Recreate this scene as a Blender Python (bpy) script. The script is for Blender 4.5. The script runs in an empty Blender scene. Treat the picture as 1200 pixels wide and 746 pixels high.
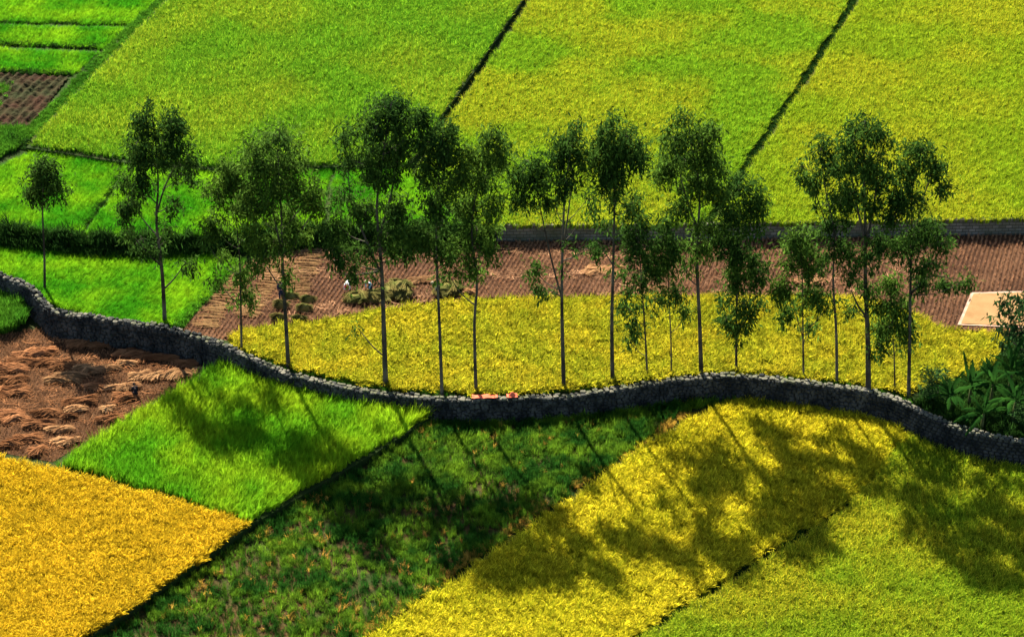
import bpy, bmesh, math, random
import numpy as np
from mathutils import Vector, Matrix, noise as mnoise

R = math.radians
random.seed(7)
rng = np.random.default_rng(7)
S = bpy.context.scene
COL = S.collection

# ------------------------------------------------------------------ camera
CAM_H, PITCH, FPX = 100.0, R(30), 3000.0
cp, sp = math.cos(PITCH), math.sin(PITCH)


def G(x, y, z=0.0):
    """photo pixel (1200 x 746) -> point on the level z"""
    dx, u = x - 600.0, 373.0 - y
    d = (dx, cp * FPX + sp * u, -sp * FPX + cp * u)
    t = (z - CAM_H) / d[2]
    return Vector((d[0] * t, d[1] * t, z))


def V(x, y, Y):
    """photo pixel -> point on the upright plane at distance Y"""
    dx, u = x - 600.0, 373.0 - y
    d = (dx, cp * FPX + sp * u, -sp * FPX + cp * u)
    t = Y / d[1]
    return Vector((d[0] * t, Y, CAM_H + d[2] * t))


def pxm(p):
    """pixels per metre at point p"""
    return FPX / (p[1] * cp + (CAM_H - p[2]) * sp)


cam_data = bpy.data.cameras.new("camera")
cam = bpy.data.objects.new("camera", cam_data)
COL.objects.link(cam)
cam.location = (0, 0, CAM_H)
cam.rotation_euler = (R(90) - PITCH, 0, 0)
cam_data.sensor_width = 36
cam_data.lens = 36 * FPX / 1200
cam_data.clip_start = 1
cam_data.clip_end = 6000
S.camera = cam

# ------------------------------------------------------------------ light
EL, AZ = R(44), R(20)
W = bpy.data.worlds.new("World")
S.world = W
W.use_nodes = True
nt = W.node_tree
sky = nt.nodes.new("ShaderNodeTexSky")
sky.sky_type = 'NISHITA'
sky.sun_disc = False
sky.sun_elevation = EL
sky.sun_rotation = -AZ
bg = nt.nodes["Background"]
bg.inputs["Strength"].default_value = 0.055
nt.links.new(sky.outputs[0], bg.inputs["Color"])
sun_data = bpy.data.lights.new("sun", 'SUN')
sun_data.energy = 5.0
sun_data.angle = R(0.5)
sun_data.color = (1.0, 0.93, 0.78)
sun = bpy.data.objects.new("sun", sun_data)
COL.objects.link(sun)
sd = Vector((math.sin(AZ) * math.cos(EL), -math.cos(AZ) * math.cos(EL), -math.sin(EL)))
sun.rotation_euler = sd.to_track_quat('-Z', 'Y').to_euler()
sun.location = (-60, 250, 150)
S.view_settings.view_transform = 'Standard'
S.view_settings.look = 'None'
S.view_settings.exposure = 2.15
S.view_settings.gamma = 1
S.cycles.max_bounces = 6
S.cycles.transparent_max_bounces = 4


# ------------------------------------------------------------------ helpers
def tag(o, label=None, cat=None, group=None, kind=None):
    if label: o["label"] = label
    if cat: o["category"] = cat
    if group: o["group"] = group
    if kind: o["kind"] = kind
    return o


def link(name, me, mat=None, parent=None):
    o = bpy.data.objects.new(name, me)
    COL.objects.link(o)
    if mat is not None and len(me.materials) == 0:
        me.materials.append(mat)
    if parent is not None:
        o.parent = parent
        o.matrix_parent_inverse = Matrix.Translation(parent.location).inverted()
    return o


def empty(name, loc, label=None, cat=None, group=None):
    o = bpy.data.objects.new(name, None)
    COL.objects.link(o)
    o.location = loc
    o.empty_display_size = 0.3
    return tag(o, label, cat, group)


class MB:
    """collects verts and faces for one mesh"""
    def __init__(s):
        s.v, s.f = [], []

    def add(s, vs, fs):
        b = len(s.v)
        s.v.extend([tuple(p) for p in vs])
        s.f.extend([tuple(i + b for i in f) for f in fs])

    def tube(s, pts, rad, n=7, cap=True):
        pts = [Vector(p) for p in pts]
        b = len(s.v)
        ref = Vector((0.31, 0.95, 0.05))
        for i, p in enumerate(pts):
            t = (pts[min(i + 1, len(pts) - 1)] - pts[max(i - 1, 0)]).normalized()
            a = t.cross(ref)
            if a.length < 1e-3: a = t.cross(Vector((1, 0, 0)))
            a.normalize()
            c = t.cross(a)
            for k in range(n):
                an = 2 * math.pi * k / n
                s.v.append(tuple(p + (a * math.cos(an) + c * math.sin(an)) * rad[i]))
        for i in range(len(pts) - 1):
            for k in range(n):
                k2 = (k + 1) % n
                s.f.append((b + i * n + k, b + i * n + k2, b + (i + 1) * n + k2, b + (i + 1) * n + k))
        if cap:
            s.f.append(tuple(b + k for k in range(n))[::-1])
            s.f.append(tuple(b + (len(pts) - 1) * n + k for k in range(n)))

    def mesh(s, name, smooth=True):
        me = bpy.data.meshes.new(name)
        me.from_pydata(s.v, [], s.f)
        if smooth:
            me.polygons.foreach_set("use_smooth", [True] * len(me.polygons))
        me.update()
        return me

    def build(s, name, mat, parent=None, smooth=True):
        return link(name, s.mesh(name, smooth), mat, parent)


# ------------------------------------------------------------------ materials
def newmat(name):
    m = bpy.data.materials.new(name)
    m.use_nodes = True
    n = m.node_tree
    for x in list(n.nodes): n.nodes.remove(x)
    out = n.nodes.new("ShaderNodeOutputMaterial")
    return m, n, out


def mixc(n, fac, a, b, mode='MIX'):
    x = n.nodes.new("ShaderNodeMix")
    x.data_type = 'RGBA'
    x.blend_type = mode
    x.clamp_factor = True
    for sock, val in ((x.inputs[0], fac), (x.inputs[6], a), (x.inputs[7], b)):
        if isinstance(val, bpy.types.NodeSocket): n.links.new(val, sock)
        elif isinstance(val, (int, float)): sock.default_value = val
        else: sock.default_value = (*val, 1.0) if len(val) == 3 else val
    return x.outputs[2]


def nnoise(n, scale, detail=3, rough=0.55, vec=None, stretch=None):
    t = n.nodes.new("ShaderNodeTexNoise")
    t.inputs["Scale"].default_value = scale
    t.inputs["Detail"].default_value = detail
    t.inputs["Roughness"].default_value = rough
    if vec is None:
        vec = n.nodes.new("ShaderNodeNewGeometry").outputs["Position"]
    if stretch:
        mp = n.nodes.new("ShaderNodeMapping")
        mp.inputs["Rotation"].default_value = (0, 0, stretch[0])
        mp.inputs["Scale"].default_value = stretch[1]
        n.links.new(vec, mp.inputs["Vector"])
        vec = mp.outputs[0]
    n.links.new(vec, t.inputs["Vector"])
    return t.outputs["Fac"]


def ramp(n, fac, lo, hi):
    r = n.nodes.new("ShaderNodeMapRange")
    r.inputs["From Min"].default_value = lo
    r.inputs["From Max"].default_value = hi
    n.links.new(fac, r.inputs["Value"])
    return r.outputs[0]


def leafmat(name, leaf, leaf2, head=None, head2=None, pscale=0.12, trans=0.45, var=0.35, bvar=0.35, plo=0.35, phi=0.65):
    """blades: leaf colour drifting to leaf2 in patches, ears in head colours, lit through"""
    m, n, out = newmat(name)
    patch = ramp(n, nnoise(n, pscale, 4), plo, phi)
    c = mixc(n, patch, leaf, leaf2)
    if head:
        at = n.nodes.new("ShaderNodeAttribute")
        at.attribute_name = "ear"
        hc = mixc(n, patch, head, head2 or head)
        c = mixc(n, at.outputs["Fac"], c, hc)
    oi = n.nodes.new("ShaderNodeObjectInfo")
    v = n.nodes.new("ShaderNodeMapRange")
    v.inputs["To Min"].default_value = 1 - var
    v.inputs["To Max"].default_value = 1 + var * 0.6
    n.links.new(oi.outputs["Random"], v.inputs["Value"])
    gi = n.nodes.new("ShaderNodeNewGeometry")
    v2 = n.nodes.new("ShaderNodeMapRange")
    v2.inputs["To Min"].default_value = 1 - bvar
    v2.inputs["To Max"].default_value = 1 + bvar * 0.8
    n.links.new(gi.outputs["Random Per Island"], v2.inputs["Value"])
    mu = n.nodes.new("ShaderNodeMath"); mu.operation = 'MULTIPLY'
    n.links.new(v.outputs[0], mu.inputs[0]); n.links.new(v2.outputs[0], mu.inputs[1])
    v = mu
    hs = n.nodes.new("ShaderNodeHueSaturation")
    n.links.new(c, hs.inputs["Color"])
    n.links.new(v.outputs[0], hs.inputs["Value"])
    c = hs.outputs[0]
    d = n.nodes.new("ShaderNodeBsdfDiffuse")
    t = n.nodes.new("ShaderNodeBsdfTranslucent")
    n.links.new(c, d.inputs[0]); n.links.new(c, t.inputs[0])
    x = n.nodes.new("ShaderNodeMixShader")
    x.inputs[0].default_value = trans
    n.links.new(d.outputs[0], x.inputs[1]); n.links.new(t.outputs[0], x.inputs[2])
    n.links.new(x.outputs[0], out.inputs[0])
    return m


def solidmat(name, c1, c2, scale=1.0, c3=None, scale3=0.15, rough=0.9, bump=0.0, bscale=6.0, spec=0.03, stretch=None):
    m, n, out = newmat(name)
    p = n.nodes.new("ShaderNodeBsdfPrincipled")
    p.inputs["Roughness"].default_value = rough
    p.inputs["Specular IOR Level"].default_value = spec
    c = mixc(n, ramp(n, nnoise(n, scale, 5, 0.6, stretch=stretch), 0.3, 0.7), c1, c2)
    if c3: c = mixc(n, ramp(n, nnoise(n, scale3, 3), 0.4, 0.65), c, c3)
    n.links.new(c, p.inputs["Base Color"])
    if bump:
        b = n.nodes.new("ShaderNodeBump")
        b.inputs["Distance"].default_value = bump
        n.links.new(nnoise(n, bscale, 5, 0.65), b.inputs["Height"])
        n.links.new(b.outputs[0], p.inputs["Normal"])
    n.links.new(p.outputs[0], out.inputs[0])
    return m


M = {}
M['ground'] = solidmat("ground_soil", (0.034, 0.030, 0.012), (0.018, 0.030, 0.007), 0.8, (0.014, 0.026, 0.006), 0.2, bump=0.1, bscale=3)
M['terrace'] = solidmat("terrace_soil", (0.030, 0.034, 0.012), (0.016, 0.034, 0.007), 0.8, (0.014, 0.028, 0.006), 0.25, bump=0.1, bscale=3)
M['paddy'] = solidmat("paddy_soil", (0.03, 0.034, 0.01), (0.02, 0.03, 0.007), 1.5, bump=0.05)
M['young_soil'] = solidmat("young_paddy_soil", (0.02, 0.06, 0.006), (0.015, 0.045, 0.006), 1.5, bump=0.05)
M['stubble_soil'] = solidmat("stubble_soil", (0.06, 0.028, 0.015), (0.035, 0.017, 0.010), 2.0, (0.085, 0.042, 0.022), 0.25, bump=0.12, bscale=5)
M['dark_soil'] = solidmat("ploughed_soil", (0.045, 0.021, 0.011), (0.02, 0.010, 0.006), 1.5, (0.022, 0.026, 0.009), 0.3, bump=0.2, bscale=3)
M['low_soil'] = solidmat("straw_littered_soil", (0.085, 0.04, 0.018), (0.04, 0.019, 0.010), 3.0, (0.06, 0.03, 0.014), 0.3, bump=0.15, bscale=6)
M['stone'] = solidmat("wall_stone", (0.024, 0.026, 0.026), (0.010, 0.012, 0.012), 1.3, (0.06, 0.06, 0.053), 0.9, bump=0.05, bscale=5)
M['coping'] = solidmat("coping_stone", (0.17, 0.155, 0.12), (0.07, 0.068, 0.054), 1.7, (0.08, 0.085, 0.05), 0.6, bump=0.05, bscale=6)
M['core'] = solidmat("wall_core", (0.03, 0.03, 0.027), (0.02, 0.02, 0.018), 2.0, bump=0.1)
M['bark'] = solidmat("pale_bark", (0.12, 0.105, 0.08), (0.04, 0.034, 0.027), 1.3, (0.024, 0.02, 0.016), 0.7, bump=0.03, bscale=9, stretch=(0, (1, 1, .4)))
M['leaf'] = leafmat("eucalyptus_leaf", (0.020, 0.052, 0.010), (0.048, 0.100, 0.014), pscale=0.5, trans=0.46, var=0.0, bvar=.6)
M['leaf_b'] = leafmat("eucalyptus_leaf_young", (0.034, 0.078, 0.012), (0.075, 0.14, 0.017), pscale=0.45, trans=0.5, var=0.0, bvar=.6)
M['broad_leaf'] = leafmat("broad_leaf", (0.014, 0.036, 0.012), (0.028, 0.065, 0.016), pscale=0.8, trans=0.2, var=0.0)
M['banana_leaf'] = leafmat("banana_leaf", (0.010, 0.040, 0.007), (0.02, 0.065, 0.009), pscale=0.6, trans=0.5, var=0.0, bvar=.3)
M['banana_stem'] = solidmat("banana_stem", (0.07, 0.09, 0.03), (0.05, 0.05, 0.02), 3.0, bump=0.02)
M['straw'] = leafmat("brown_straw", (0.31, 0.14, 0.06), (0.21, 0.088, 0.037), pscale=0.8, trans=0.15, var=0.35)
M['straw_pale'] = leafmat("pale_straw", (0.42, 0.24, 0.11), (0.32, 0.165, 0.075), pscale=0.8, trans=0.2, var=0.35)
M['sheaf'] = leafmat("cut_rice_sheaf", (0.075, 0.085, 0.022), (0.17, 0.135, 0.042), pscale=1.2, trans=0.25, var=0.3)
M['skin'] = solidmat("skin", (0.35, 0.19, 0.12), (0.3, 0.16, 0.1), 5.0, rough=0.6)


def cloth(name, c, c2=None):
    return solidmat(name, c, c2 or tuple(x * 0.8 for x in c), 4.0, rough=0.85, bump=0.01, bscale=12)


# furrow lines for the stubble: a soft wave along the rows gives the soil its ridges
def add_rows(mat, ang, spacing, depth):
    n = mat.node_tree
    p = next(x for x in n.nodes if x.type == 'BSDF_PRINCIPLED')
    g = n.nodes.new("ShaderNodeNewGeometry")
    mp = n.nodes.new("ShaderNodeMapping")
    mp.inputs["Rotation"].default_value = (0, 0, ang)
    n.links.new(g.outputs["Position"], mp.inputs["Vector"])
    w = n.nodes.new("ShaderNodeTexWave")
    w.bands_direction = 'X'
    w.inputs["Scale"].default_value = 2 * math.pi / (20 * spacing)
    w.inputs["Distortion"].default_value = 0.6
    w.inputs["Detail Scale"].default_value = 0.3
    n.links.new(mp.outputs[0], w.inputs["Vector"])
    b = n.nodes.new("ShaderNodeBump")
    b.inputs["Distance"].default_value = depth
    n.links.new(w.outputs["Fac"], b.inputs["Height"])
    old = p.inputs["Normal"].links[0].from_socket if p.inputs["Normal"].links else None
    if old: n.links.new(old, b.inputs["Normal"])
    n.links.new(b.outputs[0], p.inputs["Normal"])


# ------------------------------------------------------------------ noise in python
def hash2(ix, iy, seed):
    h = (ix.astype(np.int64) * 374761393 + iy.astype(np.int64) * 668265263 + seed * 974711) & 0x7fffffff
    h = ((h ^ (h >> 13)) * 1274126177) & 0x7fffffff
    return ((h ^ (h >> 16)) & 0xffffff) / float(0xffffff)


def vnoise(x, y, seed=0):
    ix, iy = np.floor(x), np.floor(y)
    fx, fy = x - ix, y - iy
    fx, fy = fx * fx * (3 - 2 * fx), fy * fy * (3 - 2 * fy)
    a, b = hash2(ix, iy, seed), hash2(ix + 1, iy, seed)
    c, d = hash2(ix, iy + 1, seed), hash2(ix + 1, iy + 1, seed)
    return (a * (1 - fx) + b * fx) * (1 - fy) + (c * (1 - fx) + d * fx) * fy


def fbm(x, y, seed=0, o=3):
    s, a, t = 0, 1.0, 0
    for k in range(o):
        s = s + a * vnoise(x * 2 ** k, y * 2 ** k, seed + k)
        t += a
        a *= 0.5
    return s / t


# ------------------------------------------------------------------ scatter (crops, grass, stubble)
def scatter_tree():
    g = bpy.data.node_groups.new("scatter_tufts", 'GeometryNodeTree')
    g.interface.new_socket("Geometry", in_out='INPUT', socket_type='NodeSocketGeometry')
    g.interface.new_socket("Geometry", in_out='OUTPUT', socket_type='NodeSocketGeometry')
    N, L = g.nodes, g.links
    gi, go = N.new("NodeGroupInput"), N.new("NodeGroupOutput")

    def attr(name, t):
        a = N.new("GeometryNodeInputNamedAttribute")
        a.data_type = t
        a.inputs["Name"].default_value = name
        return a.outputs["Attribute"]

    def eq(sock, val):
        c = N.new("FunctionNodeCompare")
        c.data_type = 'INT'
        c.operation = 'EQUAL'
        L.new(sock, c.inputs[2])
        c.inputs[3].default_value = val
        return c.outputs[0]

    def sep(geo, sel):
        s = N.new("GeometryNodeSeparateGeometry")
        s.domain = 'POINT'
        L.new(geo, s.inputs["Geometry"])
        L.new(sel, s.inputs["Selection"])
        return s.outputs["Selection"], s.outputs["Inverted"]

    pts, tuft = sep(gi.outputs[0], eq(attr("pt", 'INT'), 1))
    jn = N.new("GeometryNodeJoinGeometry")
    for k in range(4):
        a, _ = sep(tuft, eq(attr("var", 'INT'), k))
        ti = N.new("GeometryNodeGeometryToInstance")
        L.new(a, ti.inputs[0])
        L.new(ti.outputs[0], jn.inputs[0])
    ip = N.new("GeometryNodeInstanceOnPoints")
    L.new(pts, ip.inputs["Points"])
    L.new(jn.outputs[0], ip.inputs["Instance"])
    ip.inputs["Pick Instance"].default_value = True
    L.new(attr("var", 'INT'), ip.inputs["Instance Index"])
    er = N.new("FunctionNodeEulerToRotation")
    L.new(attr("rot", 'FLOAT_VECTOR'), er.inputs[0])
    L.new(er.outputs[0], ip.inputs["Rotation"])
    L.new(attr("scl", 'FLOAT_VECTOR'), ip.inputs["Scale"])
    L.new(ip.outputs[0], go.inputs[0])
    return g


SCATTER = scatter_tree()


def blade(vs, fs, ear, base, yaw, h, lean, w, droop, seg, e):
    """one bent tapering blade; yaw = way it leans, lean = reach, droop = how far the tip hangs"""
    b = len(vs)
    dx, dy = math.cos(yaw), math.sin(yaw)
    px, py = -dy, dx
    for i in range(seg + 1):
        t = i / seg
        out = lean * t ** 1.6
        z = h * (t - droop * t ** 3)
        ww = w * (0.55 + 0.9 * t * (1 - t) * 2 - 0.5 * t) if i < seg else w * 0.12
        cx, cy = base[0] + dx * out, base[1] + dy * out
        vs.append((cx + px * ww, cy + py * ww, z)); vs.append((cx - px * ww, cy - py * ww, z))
        ear.extend([e if not callable(e) else e(t)] * 2)
    for i in range(seg):
        a = b + i * 2
        fs.append((a, a + 1, a + 3, a + 2))


def rice_tuft(h, n_leaf, n_ear, spread, w=0.018, leanf=0.45, seed=0):
    r = random.Random(seed)
    vs, fs, ear = [], [], []
    for k in range(n_leaf):
        a = r.uniform(0, 2 * math.pi)
        rb = spread * math.sqrt(r.random())
        b = r.uniform(0, 2 * math.pi)
        hh = h * r.uniform(0.7, 1.08)
        blade(vs, fs, ear, (rb * math.cos(b), rb * math.sin(b)), a, hh, hh * leanf * r.uniform(0.3, 1.1), w * r.uniform(0.7, 1.2), r.uniform(0.0, 0.3), 3, 0.0)
    for k in range(n_ear):
        a = r.uniform(0, 2 * math.pi)
        rb = spread * math.sqrt(r.random())
        b = r.uniform(0, 2 * math.pi)
        hh = h * r.uniform(0.9, 1.12)
        blade(vs, fs, ear, (rb * math.cos(b), rb * math.sin(b)), a, hh, hh * leanf * r.uniform(0.6, 1.3), w * 1.5 * r.uniform(0.8, 1.3), r.uniform(0.25, 0.45), 4, lambda t: min(1, max(0, (t - 0.3) * 2.5)))
    return vs, fs, ear


def scatter(name, pts, zs, rots, scls, tufts, mat):
    """one object: the tuft meshes and the points they stand on"""
    vs, fs, ear, pt, var = [], [], [], [], []
    for k, (v, f, e) in enumerate(tufts):
        b = len(vs)
        vs += v; fs += [tuple(i + b for i in q) for q in f]; ear += e
        pt += [0] * len(v); var += [k] * len(v)
    nt_, n = len(vs), len(pts)
    P = np.column_stack([pts, zs])
    me = bpy.data.meshes.new(name)
    allv = vs + [tuple(p) for p in P]
    me.from_pydata(allv, [], fs)
    for nm, ty, data in (("pt", 'INT', np.array(pt + [1] * n, dtype=np.int32)),
                         ("var", 'INT', np.concatenate([np.array(var, dtype=np.int32), rng.integers(0, len(tufts), n).astype(np.int32)])),
                         ("ear", 'FLOAT', np.array(ear + [0.0] * n, dtype=np.float32))):
        me.attributes.new(nm, ty, 'POINT').data.foreach_set("value", data)
    me.attributes.new("rot", 'FLOAT_VECTOR', 'POINT').data.foreach_set("vector", np.vstack([np.zeros((nt_, 3)), rots]).astype(np.float32).ravel())
    me.attributes.new("scl", 'FLOAT_VECTOR', 'POINT').data.foreach_set("vector", np.vstack([np.ones((nt_, 3)), scls]).astype(np.float32).ravel())
    me.update()
    o = link(name, me, mat)
    md = o.modifiers.new("scatter", 'NODES')
    md.node_group = SCATTER
    return o


def inside(px, py, poly):
    c = np.zeros(len(px), bool)
    n = len(poly)
    for i in range(n):
        x1, y1 = poly[i]; x2, y2 = poly[(i + 1) % n]
        if y1 == y2: continue
        k = ((y1 > py) != (y2 > py)) & (px < (x2 - x1) * (py - y1) / (y2 - y1) + x1)
        c ^= k
    return c


def grid_pts(poly, step, jit=0.45, ang=0.0):
    P = np.array(poly)
    c0 = P.mean(axis=0)
    rad = np.abs(P - c0).max() * 1.5
    n = int(2 * rad / step)
    u, v = np.meshgrid(np.arange(n) * step - rad, np.arange(n) * step - rad)
    u = u.ravel() + rng.uniform(-jit, jit, u.size) * step
    v = v.ravel() + rng.uniform(-jit, jit, v.size) * step
    x = c0[0] + u * math.cos(ang) - v * math.sin(ang)
    y = c0[1] + u * math.sin(ang) + v * math.cos(ang)
    k = inside(x + .35 * (fbm(x * .9, y * .9, 41) - .5), y + .8 * (fbm(x * .9, y * .9, 43) - .5), poly)
    return np.column_stack([x[k], y[k]])


def wpoly(pxs, z):
    return [tuple(G(x, y, z)[:2]) for x, y in pxs]


def crop(name, pxs, z, h, step, tufts, mat, label, lean=0.25, wave=0.0, wdir=0.0, hvar=0.15, mask=None, cat='rice field', zfun=None, soil=None, ang=0.3, soil_name='paddy_soil', kind='stuff', soilgrow=0.0):
    poly = wpoly(pxs, z + h * 0.6)
    pts = grid_pts(poly, step, ang=ang)
    if mask is not None:
        pts = pts[mask(pts[:, 0], pts[:, 1])]
    n = len(pts)
    nz = fbm(pts[:, 0] * 0.35, pts[:, 1] * 0.5, 3)
    n2 = fbm(pts[:, 0] * 0.16 + 9, pts[:, 1] * 0.2, 11)
    rots = np.zeros((n, 3))
    yaw = rng.uniform(0, 2 * math.pi, n)
    if wave > 0:
        wd = wdir + (nz - 0.5) * 3.5 + rng.normal(0, 0.5, n)
        use = rng.random(n) < 0.85
        yaw = np.where(use, wd, yaw)
        rots[:, 0] = np.abs(wave * (0.3 + 1.6 * n2) * rng.uniform(0.6, 1.3, n))
    else:
        rots[:, 0] = rng.normal(0, lean, n)
    rots[:, 2] = yaw
    s = 1 + rng.normal(0, hvar, n) + (n2 - 0.5) * 0.35
    s = np.clip(s, 0.5, 1.6)
    scl = np.column_stack([np.full(n, 1.0), np.full(n, 1.0), s])
    zs = np.full(n, z) if zfun is None else zfun(pts[:, 0], pts[:, 1])
    o = scatter(name, pts, zs, rots, scl, tufts, mat)
    tag(o, label, cat, kind=kind)
    if soil:
        sheet(soil_name, wpoly(pxs, z), z + 0.004, soil)
    return o


def sheet(name, poly, z, mat, res=None):
    bm = bmesh.new()
    vs = [bm.verts.new((x, y, z)) for x, y in poly]
    f = bm.faces.new(vs)
    if f.normal.z < 0 or f.calc_area() < 0: pass
    bm.normal_update()
    if f.normal.z < 0: f.normal_flip()
    bmesh.ops.triangulate(bm, faces=bm.faces[:])
    me = bpy.data.meshes.new(name)
    bm.to_mesh(me); bm.free()
    return tag(link(name, me, mat), kind='structure')


def prism(name, poly, z0, z1, mat):
    bm = bmesh.new()
    a = sum(poly[i][0] * poly[(i + 1) % len(poly)][1] - poly[(i + 1) % len(poly)][0] * poly[i][1] for i in range(len(poly)))
    if a < 0: poly = poly[::-1]
    lo = [bm.verts.new((x, y, z0)) for x, y in poly]
    hi = [bm.verts.new((x, y, z1)) for x, y in poly]
    top = bm.faces.new(hi)
    n = len(poly)
    for i in range(n):
        bm.faces.new((lo[i], lo[(i + 1) % n], hi[(i + 1) % n], hi[i]))
    bm.normal_update()
    bmesh.ops.triangulate(bm, faces=[top])
    me = bpy.data.meshes.new(name)
    bm.to_mesh(me); bm.free()
    return tag(link(name, me, mat), kind='structure')


def smooth_path(pts, step=0.5):
    """Catmull-Rom through points, resampled"""
    pts = [Vector(p) for p in pts]
    out = []
    for i in range(len(pts) - 1):
        p0, p1, p2, p3 = pts[max(i - 1, 0)], pts[i], pts[i + 1], pts[min(i + 2, len(pts) - 1)]
        n = max(2, int((p2 - p1).length / step))
        for k in range(n):
            t = k / n
            out.append(0.5 * ((2 * p1) + (p2 - p0) * t + (2 * p0 - 5 * p1 + 4 * p2 - p3) * t * t + (3 * p1 - p0 - 3 * p2 + p3) * t ** 3))
    out.append(pts[-1])
    return out


# ------------------------------------------------------------------ land
Z0, Z1, Z2, Z3 = -1.8, 0.0, 1.3, 1.75          # low fields, middle terrace, upper terrace, raised far field
ZK = -1.2                                      # the slightly raised beds low on the left
wall_px = [(-160, 280), (-60, 309), (0, 325), (32, 338), (50, 354), (64, 367), (100, 374), (150, 381), (195, 388), (240, 400), (285, 418),
           (330, 435), (400, 452), (470, 462), (530, 467), (600, 466), (690, 460), (770, 447), (850, 441), (930, 449),
           (1000, 458), (1050, 470), (1085, 488), (1120, 503), (1155, 512), (1200, 518), (1280, 521), (1400, 523)]
WALL = smooth_path([G(x, y, 0.15) for x, y in wall_px], 0.3)
back_px = [(-160, 225), (-60, 252), (0, 266), (70, 275), (150, 280), (250, 276), (320, 270), (390, 268), (480, 268), (578, 266)]
rear_px = [(578, 266), (700, 265), (850, 264), (1000, 261), (1200, 258), (1400, 255)]
BANK = smooth_path([G(x, y, Z2) for x, y in back_px], 0.8)
REAR = smooth_path([G(x, y, Z2) for x, y in rear_px], 0.8)

tag(link("ground", (lambda m: m)(MB().mesh("g")), M['ground']), kind='structure')
g0 = bpy.data.objects["ground"]
bm = bmesh.new()
bmesh.ops.create_grid(bm, x_segments=40, y_segments=40, size=1500)
for v in bm.verts: v.co.z = Z0 - 0.02
bm.to_mesh(g0.data); bm.free()

front = [(p.x, p.y) for p in WALL]
prism("middle_terrace", [(-400, front[0][1] + 60)] + front + [(400, front[-1][1] + 5), (400, 230), (-400, 260)], Z0 - 0.5, Z1, M['terrace'])
bk = [(p.x, p.y) for p in BANK] + [(p.x, p.y) for p in REAR[1:]]
prism("upper_terrace", [(-400, bk[0][1] + 60)] + bk + [(400, bk[-1][1]), (400, 1400), (-400, 1400)], -0.5, Z2, M['terrace'])

# field outlines, photo pixels
PF = {
    'A1': [(-90, -40), (215, -40), (165, 18), (150, 27), (-90, 22)],
    'A2': [(-90, 27), (147, 31), (122, 55), (-90, 46)],
    'A3': [(-90, 52), (116, 60), (84, 86), (-90, 78)],
    'B': [(-90, 84), (82, 91), (36, 150), (-90, 150)],
    'C': [(230, -40), (196, -2), (140, 55), (92, 104), (34, 166), (140, 182), (250, 191), (390, 188), (478, 188), (506, 145), (555, 76), (606, 4), (632, -40)],
    'D1': [(-90, 200), (0, 192), (40, 175), (138, 188), (134, 212), (92, 272), (0, 262), (-90, 245)],
    'D2': [(141, 190), (250, 198), (386, 194), (376, 264), (250, 272), (150, 276), (98, 272), (139, 214)],
    'D3': [(392, 196), (474, 196), (540, 262), (385, 264)],
    'E': [(640, -40), (617, 6), (569, 76), (520, 146), (486, 200), (552, 262), (700, 262), (818, 262), (860, 203), (930, 100), (994, 0), (1020, -40)],
    'F': [(1030, -40), (1006, 0), (942, 100), (872, 205), (835, 261), (1000, 258), (1290, 252), (1290, -40)],
    'G': [(-90, 262), (0, 280), (130, 291), (245, 289), (278, 305), (240, 345), (206, 379), (150, 374), (100, 366), (66, 356), (48, 340), (0, 317), (-90, 290)],
    'H': [(345, 282), (480, 281), (700, 279), (1000, 275), (1300, 268), (1300, 440), (1180, 400), (1090, 385), (1000, 358), (800, 360), (540, 362), (400, 384), (270, 400), (212, 387), (282, 312)],
    'I': [(272, 402), (300, 412), (350, 431), (410, 445), (470, 453), (560, 458), (640, 455), (740, 445), (800, 437), (850, 432), (920, 438), (1000, 446), (1060, 458), (1120, 440), (1160, 425), (1182, 402), (1176, 390), (1105, 384), (1082, 372),
          (1000, 345), (880, 345), (700, 346), (620, 347), (540, 350), (470, 357), (400, 370), (330, 380), (285, 384), (262, 396)],
    'J': [(-90, 420), (-20, 396), (45, 385), (110, 400), (180, 408), (275, 428), (205, 455), (62, 541), (0, 530), (-90, 515)],
    'K': [(262, 422), (285, 428), (330, 444), (400, 461), (470, 471), (513, 478), (440, 522), (292, 606), (180, 572), (66, 541), (205, 456)],
    'L': [(-90, 520), (0, 533), (60, 546), (180, 579), (290, 611), (180, 690), (70, 762), (20, 800), (-90, 800)],
    'M': [(520, 486), (600, 486), (700, 480), (825, 468), (760, 512), (640, 598), (432, 742), (350, 800), (20, 800), (120, 745), (300, 622), (460, 524)],
    'N': [(838, 474), (880, 462), (950, 467), (1010, 482), (1062, 506), (1020, 560), (985, 590), (860, 668), (732, 748), (650, 800), (370, 800), (436, 742), (640, 602), (765, 514)],
    'O': [(1064, 508), (1130, 535), (1200, 545), (1300, 550), (1300, 800), (662, 800), (748, 746), (872, 672), (994, 592), (1022, 560)],
}
# raised beds
prism("raised_field", wpoly([(230, -40), (196, -2), (140, 55), (90, 104), (30, 168), (140, 185), (250, 194), (390, 191), (480, 190), (508, 146), (557, 78), (608, 4), (634, -40)], Z3 + .4), Z2 - 0.3, Z3, M['terrace'])
prism("lower_bed", wpoly([(260, 418), (285, 422), (330, 439), (400, 456), (470, 468), (514, 479), (442, 525), (294, 611), (180, 692), (70, 765), (20, 805), (-90, 805), (-90, 520), (0, 531), (62, 543), (205, 456)], ZK + .3), Z0 - 0.3, ZK, M['terrace'])

# ------------------------------------------------------------------ crops
def tset(h, nl, ne, spread, w, leanf, s0): return [rice_tuft(h, nl, ne, spread, w, leanf, s0 + i) for i in range(4)]

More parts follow.
